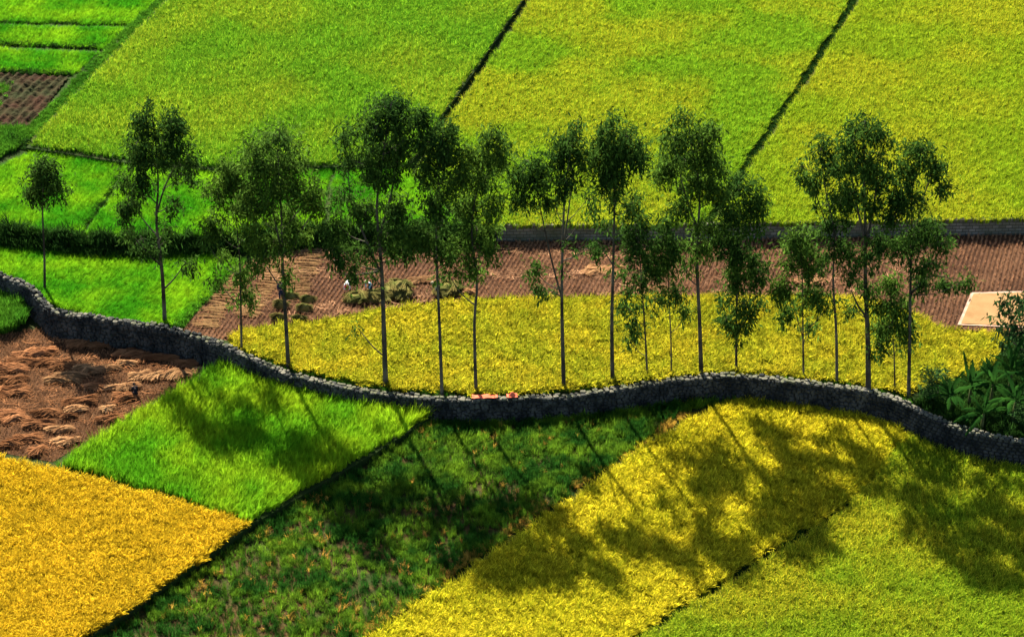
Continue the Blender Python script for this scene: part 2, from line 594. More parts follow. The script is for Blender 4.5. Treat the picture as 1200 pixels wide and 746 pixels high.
ripe = tset(0.85, 10, 8, 0.10, 0.016, 0.38, 10)
ripe_b = tset(0.85, 11, 11, 0.12, 0.019, 0.5, 20)
green_big = tset(0.95, 22, 0, 0.12, 0.018, 0.4, 30)
young = tset(0.5, 22, 0, 0.14, 0.016, 0.7, 40)
half = tset(0.85, 12, 6, 0.10, 0.016, 0.38, 50)

mC = leafmat("rice_turning", (0.08, 0.22, 0.010), (0.13, 0.26, 0.012), (0.27, 0.48, 0.022), (0.44, 0.52, 0.028), pscale=0.075, var=0.38, bvar=.34, plo=.42, phi=.58)
mE = leafmat("rice_half_ripe", (0.10, 0.24, 0.010), (0.15, 0.26, 0.012), (0.36, 0.54, 0.022), (0.62, 0.60, 0.028), pscale=0.075, var=0.38, bvar=.34, plo=.43, phi=.57)
mF = leafmat("rice_ripening", (0.13, 0.24, 0.010), (0.16, 0.25, 0.012), (0.46, 0.57, 0.022), (0.66, 0.62, 0.028), pscale=0.075, var=0.38, bvar=.34, plo=.43, phi=.57)
mI = leafmat("rice_yellow", (0.15, 0.19, 0.010), (0.19, 0.20, 0.011), (0.62, 0.58, 0.03), (0.80, 0.65, 0.035), pscale=0.3, var=0.42, bvar=.42, plo=.4, phi=.62)
mL = leafmat("rice_gold", (0.28, 0.19, 0.008), (0.32, 0.21, 0.008), (0.82, 0.56, 0.025), (0.90, 0.62, 0.03), pscale=0.25, var=0.38, bvar=.38, plo=.4, phi=.62)
mN = leafmat("rice_bright_yellow", (0.21, 0.24, 0.008), (0.27, 0.26, 0.009), (0.80, 0.69, 0.03), (0.90, 0.74, 0.035), pscale=0.22, var=0.36, bvar=.38, plo=.4, phi=.62)
mO = leafmat("rice_olive_yellow", (0.12, 0.22, 0.009), (0.17, 0.23, 0.010), (0.44, 0.55, 0.025), (0.70, 0.62, 0.03), pscale=0.14, var=0.38, bvar=.36, plo=.4, phi=.62)
mK = leafmat("rice_lime", (0.10, 0.32, 0.010), (0.30, 0.46, 0.014), pscale=0.14, var=0.45, plo=.4, phi=.62)
mY = leafmat("young_rice", (0.055, 0.27, 0.008), (0.24, 0.46, 0.012), pscale=0.25, var=0.4, plo=.38, phi=.68)
mWeed = leafmat("weed_blade", (0.022, 0.085, 0.010), (0.15, 0.27, 0.016), pscale=0.45, var=0.5, plo=.44, phi=.66)
mDry = leafmat("dry_blade", (0.40, 0.28, 0.04), (0.44, 0.22, 0.045), pscale=0.4, var=0.4)
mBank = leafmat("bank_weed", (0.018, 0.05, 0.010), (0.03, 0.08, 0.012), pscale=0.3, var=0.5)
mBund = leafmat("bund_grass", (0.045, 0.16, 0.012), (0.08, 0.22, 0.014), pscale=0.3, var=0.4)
mStub = leafmat("stubble_stalk", (0.40, 0.225, 0.12), (0.29, 0.15, 0.08), pscale=0.2, trans=0.2, var=0.5)
mStubB = leafmat("brown_stubble_stalk", (0.34, 0.18, 0.085), (0.19, 0.085, 0.04), pscale=0.3, trans=0.2, var=0.6)

crop("rice_crop", PF['C'], Z3, 0.85, 0.28, half, mC, "wide green rice field beginning to yellow, filling the upper left behind the tree row", soil=M['paddy'], wave=.2, wdir=1.8)
crop("rice_crop", PF['E'], Z2, 0.85, 0.28, ripe, mE, "yellow-green rice field between the two dark slanting gaps at the top", soil=M['paddy'], wave=.2, wdir=1.8)
crop("rice_crop", PF['F'], Z2, 0.85, 0.28, ripe, mF, "large yellow rice field above the block wall, right of the last slanting gap", soil=M['paddy'], wave=.2, wdir=1.8)
crop("rice_crop", PF['I'], Z1, 0.8, 0.28, ripe_b, mI, "ripe yellow rice strip along the stone wall, standing round the tree trunks", soil=M['paddy'], hvar=0.22, wave=0.32, wdir=1.0)
crop("rice_crop", PF['L'], ZK, 0.8, 0.25, ripe_b, mL, "orange-gold ripe rice field in the lower left corner", soil=M['paddy'], wave=0.3, wdir=2.4)
crop("rice_crop", PF['N'], Z0, 0.8, 0.25, ripe_b, mN, "bright yellow rice field dappled by tree shade, between weedy strip and olive field", soil=M['paddy'], hvar=0.2, wave=0.36, wdir=2.0)
crop("rice_crop", PF['O'], Z0, 0.75, 0.25, ripe, mO, "olive-yellow rice field in the lower right corner with a big tree shadow", soil=M['paddy'])
crop("rice_crop", PF['K'], ZK, 0.7, 0.24, green_big, mK, "lime green four-sided rice field below the stone wall, beside brown straw plot", soil=M['paddy'], wave=0.3, wdir=2.2)
for key, lab in (('A1', "topmost strip of short green rice in the upper left corner"), ('A2', "second narrow strip of green rice from the upper left corner"),
                 ('A3', "green rice strip just above the dark ploughed patch")):
    crop("young_rice_crop", PF[key], Z2, 0.45, 0.24, young, mY, lab, soil=M['young_soil'], wave=0.6, wdir=1.2)
crop("young_rice_crop", PF['D1'], Z2, 0.45, 0.21, young, mY, "vivid green young rice behind the smallest tree, left of the short dark gap", soil=M['young_soil'], wave=0.6, wdir=1.5)
crop("young_rice_crop", PF['D2'], Z2, 0.45, 0.21, young, mY, "vivid green young rice behind the second tree, right of the short dark gap", soil=M['young_soil'], wave=0.6, wdir=1.5)
crop("young_rice_crop", PF['D3'], Z2, 0.45, 0.22, young, mY, "small green rice plot glimpsed behind the tall tree crowns", soil=M['young_soil'], wave=0.6, wdir=1.5)
crop("young_rice_crop", PF['G'], Z1, 0.5, 0.2, young, mY, "vivid green young rice below the dark bank, above the wall at left", soil=M['young_soil'], wave=0.65, wdir=1.6)

# stubble fields
def stub_tuft(h, n, spread, w, seed):
    r = random.Random(seed)
    vs, fs, ear = [], [], []
    for k in range(n):
        a, b = r.uniform(0, 6.28), r.uniform(0, 6.28)
        rb = spread * math.sqrt(r.random())
        hh = h * r.uniform(0.6, 1.2)
        blade(vs, fs, ear, (rb * math.cos(b), rb * math.sin(b)), a, hh, hh * r.uniform(0.1, 0.6), w * r.uniform(0.7, 1.3), 0.0, 2, 0.0)
    return vs, fs, ear

ROW_A = R(73.5)
ROW_B = math.atan2(*(lambda a, b: (b.y - a.y, b.x - a.x))(G(345, 384), G(392, 290)))
def rows_scatter(name, pxs, z, step_along, step_across, ang, tufts, mat, label):
    poly = wpoly(pxs, z)
    P = np.array(poly); c0 = P.mean(axis=0); rad = np.abs(P - c0).max() * 1.5
    na, nb = int(2 * rad / step_along), int(2 * rad / step_across)
    u, v = np.meshgrid(np.arange(na) * step_along - rad, np.arange(nb) * step_across - rad)
    u = u.ravel() + rng.uniform(-.35, .35, u.size) * step_along
    v = v.ravel()
    v = v + rng.normal(0, .08, v.size) * step_across + 0.3 * (fbm(u * .25, v * .4, 5) - .5)
    x = c0[0] + u * math.cos(ang) - v * math.sin(ang)
    y = c0[1] + u * math.sin(ang) + v * math.cos(ang)
    k = inside(x, y, poly) & ~inside(x, y, wpoly([(1137, 341), (1216, 339), (1223, 387), (1120, 383)], 0)) & (rng.random(x.size) < np.clip(.2 + 2.4 * fbm(x * .5, y * .5, 33), 0, .95))
    pts = np.column_stack([x[k], y[k]]); n = len(pts)
    rots = np.column_stack([rng.normal(0, .15, n), np.zeros(n), rng.uniform(0, 6.28, n)])
    s = np.clip(rng.normal(1, .22, n), .5, 1.6)
    o = scatter(name, pts, np.full(n, z), rots, np.column_stack([s, s, s]), tufts, mat)
    return tag(o, label, 'stubble', kind='stuff')

add_rows(M['stubble_soil'], -(ROW_A - math.pi / 2), 0.36, 0.07)
sheet("stubble_field", wpoly(PF['H'], Z1), Z1 + 0.004, M['stubble_soil'])
rows_scatter("rice_stubble", PF['H'], Z1, 0.22, 0.36, ROW_A, [stub_tuft(.24, 11, .055, .013, 60 + i) for i in range(4)], mStub,
             "pinkish brown rows of cut stubble in the harvested field behind the yellow strip")
sheet("straw_field", wpoly(PF['J'], Z0), Z0 + 0.004, M['low_soil'])
rows_scatter("rice_stubble", PF['J'], Z0, 0.2, 0.24, 1.45, [stub_tuft(.22, 8, .06, .013, 70 + i) for i in range(4)], mStubB,
             "brown stubble of the straw strewn plot below the wall at left")
def straw_scatter(pxs, z, step, mat, label, mk):
    poly = wpoly(pxs, z)
    pts = grid_pts(poly, step)
    pts = pts[mk(pts[:, 0], pts[:, 1])]
    n = len(pts)
    tf = []
    for i in range(4):
        r = random.Random(900 + i)
        vs, fs, ear = [], [], []
        for k in range(9):
            a = r.gauss(.2, .6); L = r.uniform(.3, .8); c = (r.gauss(0, .25), r.gauss(0, .2), .1 + r.random() * .14)
            d = Vector((math.cos(a), math.sin(a), r.uniform(-.15, .15))) * L * .5
            w = Vector((-math.sin(a), math.cos(a), r.uniform(-.6, .6))).normalized() * .013
            b = len(vs)
            c = Vector(c)
            vs += [tuple(c - d + w), tuple(c - d - w), tuple(c + d - w), tuple(c + d + w)]
            fs.append((b, b + 1, b + 2, b + 3)); ear += [0.0] * 4
        tf.append((vs, fs, ear))
    o = scatter("loose_straw", pts, np.full(n, z), np.column_stack([np.zeros(n), np.zeros(n), rng.normal(0, .6, n)]), np.ones((n, 3)) * rng.uniform(.7, 1.2, (n, 1)), tf, mat)
    tag(o, label, 'straw', kind='stuff')
straw_scatter(PF['J'], Z0, .8, M['straw'], "loose brown straw strewn between the heaps below the wall", lambda x, y: fbm(x * .35, y * .8, 61) > .56)
straw_scatter(PF['H'], Z1, 1.0, mStub, "stray straw fallen across the stubble rows", lambda x, y: (fbm(x * .25, y * .5, 62) > .56) & (x < 34))
# ploughed patch, upper left: ridges in the sheet
def ridged(name, pxs, z, ang, spacing, amp, mat, step=0.16):
    poly = wpoly(pxs, z)
    P = np.array(poly); x0, y0 = P.min(axis=0); x1, y1 = P.max(axis=0)
    nx, ny = int((x1 - x0) / step) + 1, int((y1 - y0) / step) + 1
    X, Y = np.meshgrid(x0 + np.arange(nx) * step, y0 + np.arange(ny) * step)
    ph = (X * math.cos(ang + math.pi / 2) + Y * math.sin(ang + math.pi / 2)) / spacing * 2 * math.pi
    Zz = z + 0.03 + amp * (0.5 + 0.5 * np.sin(ph + 1.2 * vnoise(X * .4, Y * .4, 2))) * (0.6 + 0.8 * vnoise(X * 1.6, Y * 1.6, 4)) + amp * .9 * (vnoise(X * 3, Y * 3, 8) - .4)
    ins = inside(X.ravel(), Y.ravel(), poly)
    idx = np.arange(nx * ny).reshape(ny, nx)
    fs = [(int(idx[j, i]), int(idx[j, i + 1]), int(idx[j + 1, i + 1]), int(idx[j + 1, i])) for j in range(ny - 1) for i in range(nx - 1) if ins[idx[j, i]] and ins[idx[j + 1, i + 1]]]
    me = bpy.data.meshes.new(name)
    me.from_pydata(np.column_stack([X.ravel(), Y.ravel(), Zz.ravel()]).tolist(), [], fs)
    bm = bmesh.new(); bm.from_mesh(me)
    bmesh.ops.delete(bm, geom=[v for v in bm.verts if not v.link_faces], context='VERTS')
    bm.to_mesh(me); bm.free()
    return tag(link(name, me, mat), kind='structure')

pa, pb = G(30, 145, Z2), G(75, 100, Z2)
ridged("ploughed_field", PF['B'], Z2, math.atan2(pb.y - pa.y, pb.x - pa.x), 0.8, 0.22, M['dark_soil'])
crop("weeds", [(-60, 100), (14, 96), (0, 128), (-60, 140)], Z2 + .1, 0.3, 0.28, tset(0.35, 16, 0, .2, .03, .9, 80), mBund, "green weeds at the left edge of the dark ploughed patch", cat='weeds', mask=lambda x, y: fbm(x * .6, y * .6, 6) > .45)

# weedy strip
weed_t = tset(0.6, 26, 0, 0.17, 0.016, 0.5, 90)
dry_t = tset(0.6, 8, 4, 0.10, 0.02, 0.45, 100)
def wmask(x, y):
    v = fbm(x * .45, y * .45, 21, 4) + (y - 150) * .008
    return rng.random(x.size) < np.clip((v - .41) * 5, 0.34, 1)
def dmask(x, y):
    v = fbm(x * .5 + 31, y * .5, 25, 3)
    return rng.random(x.size) < np.clip((v - .63) * 3, 0.01, .14)
M['weed_soil'] = solidmat("weedy_soil", (0.075, 0.04, 0.016), (0.035, 0.024, 0.010), 1.6, (0.02, 0.034, 0.008), .35, bump=.15, bscale=4)
sheet("fallow_field", wpoly(PF['M'], Z0), Z0 + 0.004, M['weed_soil'])
crop("weeds", PF['M'], Z0, 0.4, 0.22, weed_t, mWeed, "patchy dark green weeds over the fallow strip between two crops", cat='weeds', hvar=.3, mask=wmask)
crop("dry_grass", PF['M'], Z0, 0.4, 0.25, dry_t, mDry, "sparse orange dry stalks among the weeds of the fallow strip", cat='dry grass', hvar=.3, mask=dmask)
edge_t = tset(0.4, 12, 3, 0.12, 0.02, .6, 105)
crop("dry_grass", [(836, 466), (640, 596), (430, 742), (424, 734), (632, 590), (828, 462)], Z0, .4, .22, edge_t, mDry, "dry orange fringe along the bright yellow field beside the weeds", cat='dry grass', mask=lambda x, y: fbm(x * .7, y * .7, 8) > .5)

# grass on banks and bunds
bank_t = tset(0.75, 26, 0, 0.3, 0.035, 0.7, 110)
bund_t = tset(0.35, 20, 0, 0.18, 0.025, 0.9, 120)
def strip(name, path, z, width, step, tufts, mat, label, cat='grass', zr=0.0, off=0.0, dens=1.0, hs=1.0):
    pts, zs = [], []
    for i in range(len(path) - 1):
        a, b = Vector(path[i]).to_2d(), Vector(path[i + 1]).to_2d()
        d = (b - a); L = d.length
        if L == 0: continue
        d /= L; nn = Vector((d.y, -d.x))
        k = max(1, int(L * width / step ** 2 * dens + random.random()))
        for _ in range(k):
            w = random.uniform(-width / 2, width / 2)
            p = a + d * random.uniform(0, L) + nn * (w + off)
            pts.append((p.x, p.y))
            zs.append(z + zr * (0.5 - w / width))
    n = len(pts)
    s = np.clip(rng.normal(1, .25, n), .5, 1.7) * hs
    rots = np.column_stack([rng.normal(0, .25, n), np.zeros(n), rng.uniform(0, 6.28, n)])
    o = scatter(name, np.array(pts), np.array(zs), rots, np.column_stack([s, s, s]), tufts, mat)
    return tag(o, label, cat, kind='stuff')

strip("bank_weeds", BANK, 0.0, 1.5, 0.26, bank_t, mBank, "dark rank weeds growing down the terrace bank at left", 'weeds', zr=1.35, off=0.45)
P2 = lambda pxs, z: smooth_path([G(x, y, z) for x, y in pxs], .8)
strip("bund_grass", P2([(222, -30), (190, 0), (135, 52), (88, 100), (30, 160)], Z3), Z2 + .2, 1.9, .2, bund_t, mBund, "green grass bund running up the left side of the wide field", zr=0.0, off=-0.3)
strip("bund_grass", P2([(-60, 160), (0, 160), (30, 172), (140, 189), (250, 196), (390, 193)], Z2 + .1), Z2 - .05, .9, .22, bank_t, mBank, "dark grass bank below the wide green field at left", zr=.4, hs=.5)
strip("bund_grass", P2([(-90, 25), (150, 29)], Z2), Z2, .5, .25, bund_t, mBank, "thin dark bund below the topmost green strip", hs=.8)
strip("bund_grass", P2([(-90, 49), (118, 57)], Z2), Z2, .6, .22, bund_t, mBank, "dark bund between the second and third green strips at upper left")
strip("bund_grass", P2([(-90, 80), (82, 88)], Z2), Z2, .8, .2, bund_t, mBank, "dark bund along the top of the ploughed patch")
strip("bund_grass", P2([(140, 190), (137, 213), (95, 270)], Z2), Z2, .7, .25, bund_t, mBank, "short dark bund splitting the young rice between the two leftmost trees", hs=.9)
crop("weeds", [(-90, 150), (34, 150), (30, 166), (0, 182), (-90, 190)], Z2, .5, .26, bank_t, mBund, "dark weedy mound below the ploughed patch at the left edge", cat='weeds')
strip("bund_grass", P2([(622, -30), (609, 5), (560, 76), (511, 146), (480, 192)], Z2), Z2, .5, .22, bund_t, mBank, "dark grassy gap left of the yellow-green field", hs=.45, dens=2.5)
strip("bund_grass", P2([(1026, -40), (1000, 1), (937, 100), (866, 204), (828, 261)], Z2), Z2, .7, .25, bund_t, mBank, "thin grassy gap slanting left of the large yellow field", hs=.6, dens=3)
strip("bund_grass", P2([(282, 305), (240, 348), (208, 384)], Z1), Z1, 1.0, .2, bund_t, mBund, "grass edge between the young rice and the brown stubble")
strip("wall_grass", [p for p in WALL if -21 < p.x < 30], Z1, .9, .3, bund_t, mBund, "low grass behind the top of the stone wall", off=-0.9, hs=.8)
strip("wall_foot_grass", [p for p in WALL if -8 < p.x < 22], Z0, .9, .3, weed_t, mWeed, "dark grass along the shaded foot of the stone wall", off=.9)
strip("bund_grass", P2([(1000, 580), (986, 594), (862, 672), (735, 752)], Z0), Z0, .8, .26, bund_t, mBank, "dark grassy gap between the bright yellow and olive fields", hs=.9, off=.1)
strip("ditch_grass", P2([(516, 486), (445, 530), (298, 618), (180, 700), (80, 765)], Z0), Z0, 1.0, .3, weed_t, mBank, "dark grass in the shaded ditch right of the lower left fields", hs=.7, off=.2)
crop("weeds", [(-90, 318), (-20, 325), (10, 338), (32, 356), (28, 372), (10, 382), (-90, 392)], Z0 + .3, .9, .22, tset(1.0, 26, 0, .2, .025, .6, 130), mBund, "clump of tall green grass below the wall at the left edge", cat='weeds', hvar=.25)

# ------------------------------------------------------------------ walls
def rock(mb, c, size, rot, seed, sub=1):
    bm = bmesh.new()
    bmesh.ops.create_icosphere(bm, subdivisions=sub, radius=0.5)
    m = Matrix.Rotation(rot, 3, 'Z')
    vs = []
    for v in bm.verts:
        p = v.co.copy()
        q = Vector([math.copysign(abs(a * 2) ** 0.55, a) * .5 for a in p])
        q *= 1 + 0.22 * (mnoise.noise(p * 2.2 + Vector((seed * 3.1, seed * 1.7, seed))))
        vs.append(m @ Vector((q.x * size[0], q.y * size[1], q.z * size[2])) + c)
    fs = [[v.index for v in f.verts] for f in bm.faces]
    bm.verts.index_update()
    mb.add(vs, fs)
    bm.free()

wall_top = empty("stone_wall", WALL[len(WALL) // 2], "long curving dry stone terrace wall with pale top running across the picture", "stone wall")
acc = [0.0]
for i in range(1, len(WALL)): acc.append(acc[-1] + (WALL[i].to_2d() - WALL[i - 1].to_2d()).length)
TOT = acc[-1]
def wall_at(s):
    j = min(max(np.searchsorted(acc, s) - 1, 0), len(WALL) - 2)
    t = (s - acc[j]) / max(acc[j + 1] - acc[j], 1e-6)
    p = WALL[j].lerp(WALL[j + 1], t)
    d = (WALL[j + 1] - WALL[j]); d.z = 0; d.normalize()
    return p, d
def wall_h(x):
    return wall_base(x) + .16 * mnoise.noise(Vector((x * .45, 3.7, 0))) + .07 * mnoise.noise(Vector((x * 1.7, 9.1, 0)))
def wall_base(x):            # how far the top stands above the middle terrace
    if x < -20: return 0.38
    if x < -15: return 0.38 - (x + 20) / 5 * 0.23
    if x < 12: return 0.15
    return 0.15 + min(1, (x - 12) / 8) * 0.25
core, face, cop = MB(), MB(), MB()
prev = None
for k in range(int(TOT / .5)):
    p, d = wall_at(k * .5)
    nrm = Vector((d.y, -d.x, 0))       # towards the camera
    top = wall_h(p.x) - .1
    sec = [p + nrm * .42, p + nrm * .22, p - nrm * .28, p - nrm * .28]
    zz = [Z0 - .3, top, top, -.3]
    sec = [Vector((a.x, a.y, z)) for a, z in zip(sec, zz)]
    b = len(core.v); core.v.extend([tuple(q) for q in sec])
    if prev is not None:
        for q in range(3): core.f.append((prev + q, b + q, b + q + 1, prev + q + 1))
    prev = b
s = 0.0
seed = 1
rows = 8
for r_ in range(rows):
    s = random.random() * .3
    while s < TOT:
        p, d = wall_at(s)
        built = p.x > 28.6                         # coursed blockwork at the right end
        L = random.uniform(.16, .46) if not built else .42
        if -48 < p.x < 48:
            nrm = Vector((d.y, -d.x, 0))
            top = wall_h(p.x)
            hh = (top - Z0) / rows
            z = Z0 + (r_ + .5) * hh + (0 if built else random.uniform(-.09, .09))
            t = (z - Z0) / (top - Z0)
            off = .40 - .2 * t + random.uniform(-.03, .05) * (0.3 if built else 1)
            c = p + nrm * off; c.z = z
            js = random.uniform(.65, 1.35) if not built else 1
            rock(face, c, (L * 1.02 if not built else L * .93, .34, hh * (1.15 if not built else .9) * js), math.atan2(d.y, d.x) + random.uniform(-.3, .3) * (0 if built else 1), seed)
            seed += 1
        s += L
s = 0
for row, o_ in ((0, .16), (1, -.14)):
    s = random.random() * .4
    while s < TOT:
        p, d = wall_at(s)
        left = p.x < -21
        built = p.x > 28.6
        L = random.uniform(.18, .5) if not built else .42
        if -48 < p.x < 48:
            nrm = Vector((d.y, -d.x, 0))
            c = p + nrm * (o_ + random.uniform(-.05, .05) * (not built))
            c.z = wall_h(p.x) + random.uniform(-.08, .06) + (random.uniform(0, .14) if left else 0)
            rock(cop if random.random() < (.4 if left else .8) else face, c, (L * 1.0 if not built else L * .9, random.uniform(.2, .4), random.uniform(.12, .26) if not left else random.uniform(.22, .4)), math.atan2(d.y, d.x) + random.uniform(-.3, .3) * (not built), seed)
            seed += 1
        s += L
core.build("wall_core", M['core'], wall_top, smooth=False)
face.build("wall_face", M['stone'], wall_top, smooth=False)
cop.build("coping", M['coping'], wall_top, smooth=False)

# rear block wall
def brickmat():
    m, n, out = newmat("grey_blockwork")
    p = n.nodes.new("ShaderNodeBsdfPrincipled")
    p.inputs["Roughness"].default_value = .9
    p.inputs["Specular IOR Level"].default_value = .05
    tc = n.nodes.new("ShaderNodeTexCoord")
    b = n.nodes.new("ShaderNodeTexBrick")
    n.links.new(tc.outputs["UV"], b.inputs["Vector"])
    b.inputs["Scale"].default_value = 1
    b.inputs["Brick Width"].default_value = .55
    b.inputs["Row Height"].default_value = .26
    b.inputs["Mortar Size"].default_value = .025
    b.inputs["Color1"].default_value = (.20, .195, .17, 1)
    b.inputs["Color2"].default_value = (.12, .12, .105, 1)
    b.inputs["Mortar"].default_value = (.045, .045, .04, 1)
    c = mixc(n, ramp(n, nnoise(n, .5, 4), .35, .7), b.outputs["Color"], (.06, .07, .04))
    n.links.new(c, p.inputs["Base Color"])
    bp = n.nodes.new("ShaderNodeBump"); bp.inputs["Distance"].default_value = .03; bp.invert = True
    n.links.new(b.outputs["Fac"], bp.inputs["Height"])
    n.links.new(bp.outputs[0], p.inputs["Normal"])
    n.links.new(p.outputs[0], out.inputs[0])
    return m
rw = empty("block_wall", REAR[len(REAR) // 2], "low grey block retaining wall below the big yellow field at right", "retaining wall")
bm = bmesh.new()
uvl = bm.loops.layers.uv.new("UVMap")
prev = None; su = 0
for i, p in enumerate(REAR):
    d = (REAR[min(i + 1, len(REAR) - 1)] - REAR[max(i - 1, 0)]); d.z = 0; d.normalize()
    nrm = Vector((d.y, -d.x, 0))
    a = p + nrm * .12; b_ = p - nrm * .2
    vs = [bm.verts.new((a.x, a.y, -.2)), bm.verts.new((a.x, a.y, Z2 + .12)), bm.verts.new((b_.x, b_.y, Z2 + .12)), bm.verts.new((b_.x, b_.y, -.2))]
    if prev:
        su2 = su + (p - REAR[i - 1]).length
        for q, (v0, v1) in enumerate(((0, 1.5), (1.5, 1.8), (1.8, 3.3))):
            f = bm.faces.new((prev[q], vs[q], vs[q + 1], prev[q + 1]))
            for lp, uv in zip(f.loops, ((su, v0), (su2, v0), (su2, v1), (su, v1))): lp[uvl].uv = uv
        su = su2
    prev = vs
me = bpy.data.meshes.new("blockwork"); bm.to_mesh(me); bm.free()
link("blockwork", me, brickmat(), rw)
mb = MB()
for i in range(0, len(REAR) - 1, 3):
    p, q = REAR[i], REAR[min(i + 3, len(REAR) - 1)]
    d = (q - p); d.z = 0; d.normalize(); nrm = Vector((d.y, -d.x, 0))
    a, b_ = p - nrm * .04, q - nrm * .04
    w, z0, z1 = .2, Z2 + .123, Z2 + .2 + random.uniform(0, .02)
    g = .02
    c = [a + d * g + nrm * w, b_ - d * g + nrm * w, b_ - d * g - nrm * w, a + d * g - nrm * w]
    mb.add([(k.x, k.y, z0) for k in c] + [(k.x, k.y, z1) for k in c], [(4, 5, 6, 7), (0, 1, 5, 4), (1, 2, 6, 5), (2, 3, 7, 6), (3, 0, 4, 7)])
mb.build("coping", M['coping'], rw, smooth=False)

# ------------------------------------------------------------------ trees
def leaf_quads(V_, F_, c, n, spread, size, r, droop=0.75):
    for _ in range(n):
        p = (c[0] + r.gauss(0, spread), c[1] + r.gauss(0, spread), c[2] + r.gauss(0, spread * 1.15))
        az = r.uniform(0, 6.2832)
        dz = -droop + r.uniform(-.35, .6)
        h = math.sqrt(max(0.05, 1 - min(.98, abs(dz)) ** 2))
        L = size * r.uniform(.7, 1.35)
        d = (math.cos(az) * h * L, math.sin(az) * h * L, dz * L)
        a2 = r.uniform(0, 6.2832)
        w = L * r.uniform(.11, .18)
        # a width direction roughly square to d
        wx, wy, wz = math.cos(a2), math.sin(a2), r.uniform(-.4, .4)
        dot = (wx * d[0] + wy * d[1] + wz * d[2]) / (L * L)
        wx, wy, wz = wx - dot * d[0], wy - dot * d[1], wz - dot * d[2]
        m = math.sqrt(wx * wx + wy * wy + wz * wz) + 1e-6
        wx, wy, wz = wx / m * w, wy / m * w, wz / m * w
        b = len(V_)
        mx, my, mz = p[0] + d[0] * .45, p[1] + d[1] * .45, p[2] + d[2] * .45
        V_.append(p); V_.append((mx + wx, my + wy, mz + wz)); V_.append((p[0] + d[0], p[1] + d[1], p[2] + d[2])); V_.append((mx - wx, my - wy, mz - wz))
        F_.append((b, b + 1, b + 2, b + 3))


def tree(base, path, blobs, rad, label, seed, leafm='leaf', size=.40, dens=.14, per=18, z=0.0, group="row of tall slender trees along the stone wall", extra_stems=(), cat="tree", name="eucalyptus_tree"):
    r = random.Random(seed)
    b = G(base[0], base[1], z)
    rad *= .85
    root = empty(name, b, label, cat, group)
    Y = b.y
    k = pxm(b)
    tr = [b + Vector((0, 0, -.3))] + [V(x, y, Y) for x, y in path]
    # slight wander in depth so that the trunk is not flat
    ph = r.uniform(0, 6)
    for i in range(2, len(tr)): tr[i] = tr[i] + Vector((r.uniform(-.14, .14), .25 * math.sin(ph + i * 1.1), 0))
    tp = smooth_path(tr, .6)
    H = tp[-1].z - tp[0].z
    mb = MB()
    rr = [rad * (1 - .86 * ((p.z - tp[0].z) / H)) * (1.25 if i == 0 else 1) for i, p in enumerate(tp)]
    mb.tube(tp, rr, 8)
    stems = [(tp, rr)]
    for es in extra_stems:
        q = smooth_path([V(x, y, Y) + Vector((0, .15 * i, 0)) for i, (x, y) in enumerate(es)], .6)
        q0 = min(tp, key=lambda p: (p - q[0]).length)
        q[0] = q0
        rs = [rad * .5 * (1 - .8 * i / len(q)) for i in range(len(q))]
        mb.tube(q, rs, 6); stems.append((q, rs))
    Vl, Fl = [], []
    for bl in blobs:
        cx, cy, rx, ry = bl[:4]
        f = min(1, bl[4] * 1.35) if len(bl) > 4 else 1.0
        rx, ry = rx * 1.22, ry * 1.15
        wx = rx / k
        wy = wx * .85
        wz = math.sqrt(max((ry / k) ** 2 - (wy * sp) ** 2, (.55 * ry / k) ** 2)) / cp
        dy = r.uniform(-.5, .5) * wx
        c = V(cx, cy, Y + dy)
        # limb to the blob
        st, rs = min(stems, key=lambda s_: min((p - c).length for p in s_[0]))
        hd = min(((p - c).to_2d()).length for p in st)
        want = c.z - (0.9 + hd * .9)
        j = min(range(len(st)), key=lambda i: abs(st[i].z - want) + 0.3 * ((st[i] - c).to_2d()).length)
        a = st[j]
        if (c - a).length > .6:
            mid = a.lerp(c, .5) + Vector((r.uniform(-.2, .2), r.uniform(-.2, .2), -.12 * (c - a).length + .1))
            pts = smooth_path([a, mid, c + Vector((0, 0, wz * .3))], .4)
            r0 = min(rs[j] * .6, .035 + .012 * (c - a).length)
            mb.tube(pts, [r0 * (1 - .75 * i / len(pts)) for i in range(len(pts))], 5)
        ncl = max(3, int(rx * ry * dens * f))
        for _ in range(ncl):
            while True:
                u = Vector((r.uniform(-1, 1), r.uniform(-1, 1), r.uniform(-1, 1)))
                if u.length < 1: break
            u = u * (.7 + .55 * r.random() ** 2)
            q = Vector((c.x + u.x * wx, c.y + u.y * wy, c.z + u.z * wz))
            if mnoise.noise(q * .9 + Vector((seed * 2.3, 0, 0))) < -.12: continue
            leaf_quads(Vl, Fl, q, int(per * r.uniform(.5, 1.5)), r.uniform(.16, .40), size, r)
            if r.random() < .3:          # hanging spray below
                for h_ in range(r.randint(1, 3)):
                    q = q + Vector((r.uniform(-.12, .12), r.uniform(-.12, .12), -.32))
                    leaf_quads(Vl, Fl, q, int(per * .35), .11, size, r, droop=.95)
            if r.random() < .22:
                m2 = c.lerp(q, .5) + Vector((0, 0, .15))
                mb.tube([c, m2, q], [.018, .013, .008], 4, cap=False)
    for i in range(int(len(tp) * .42), len(tp) - 2):          # short leafy shoots along the upper stem
        if r.random() < .45:
            q = tp[i] + Vector((r.gauss(0, .5), r.gauss(0, .5), 0))
            leaf_quads(Vl, Fl, q, int(per * .9), .25, size, r)
            mb.tube([tp[i] + Vector((0, 0, -.3)), q], [.02, .008], 4, cap=False)
    mb.build("trunk", M['bark'], root)
    me = bpy.data.meshes.new("crown")
    me.from_pydata(Vl, [], Fl)
    me.update()
    link("crown", me, M[leafm], root)
    return root

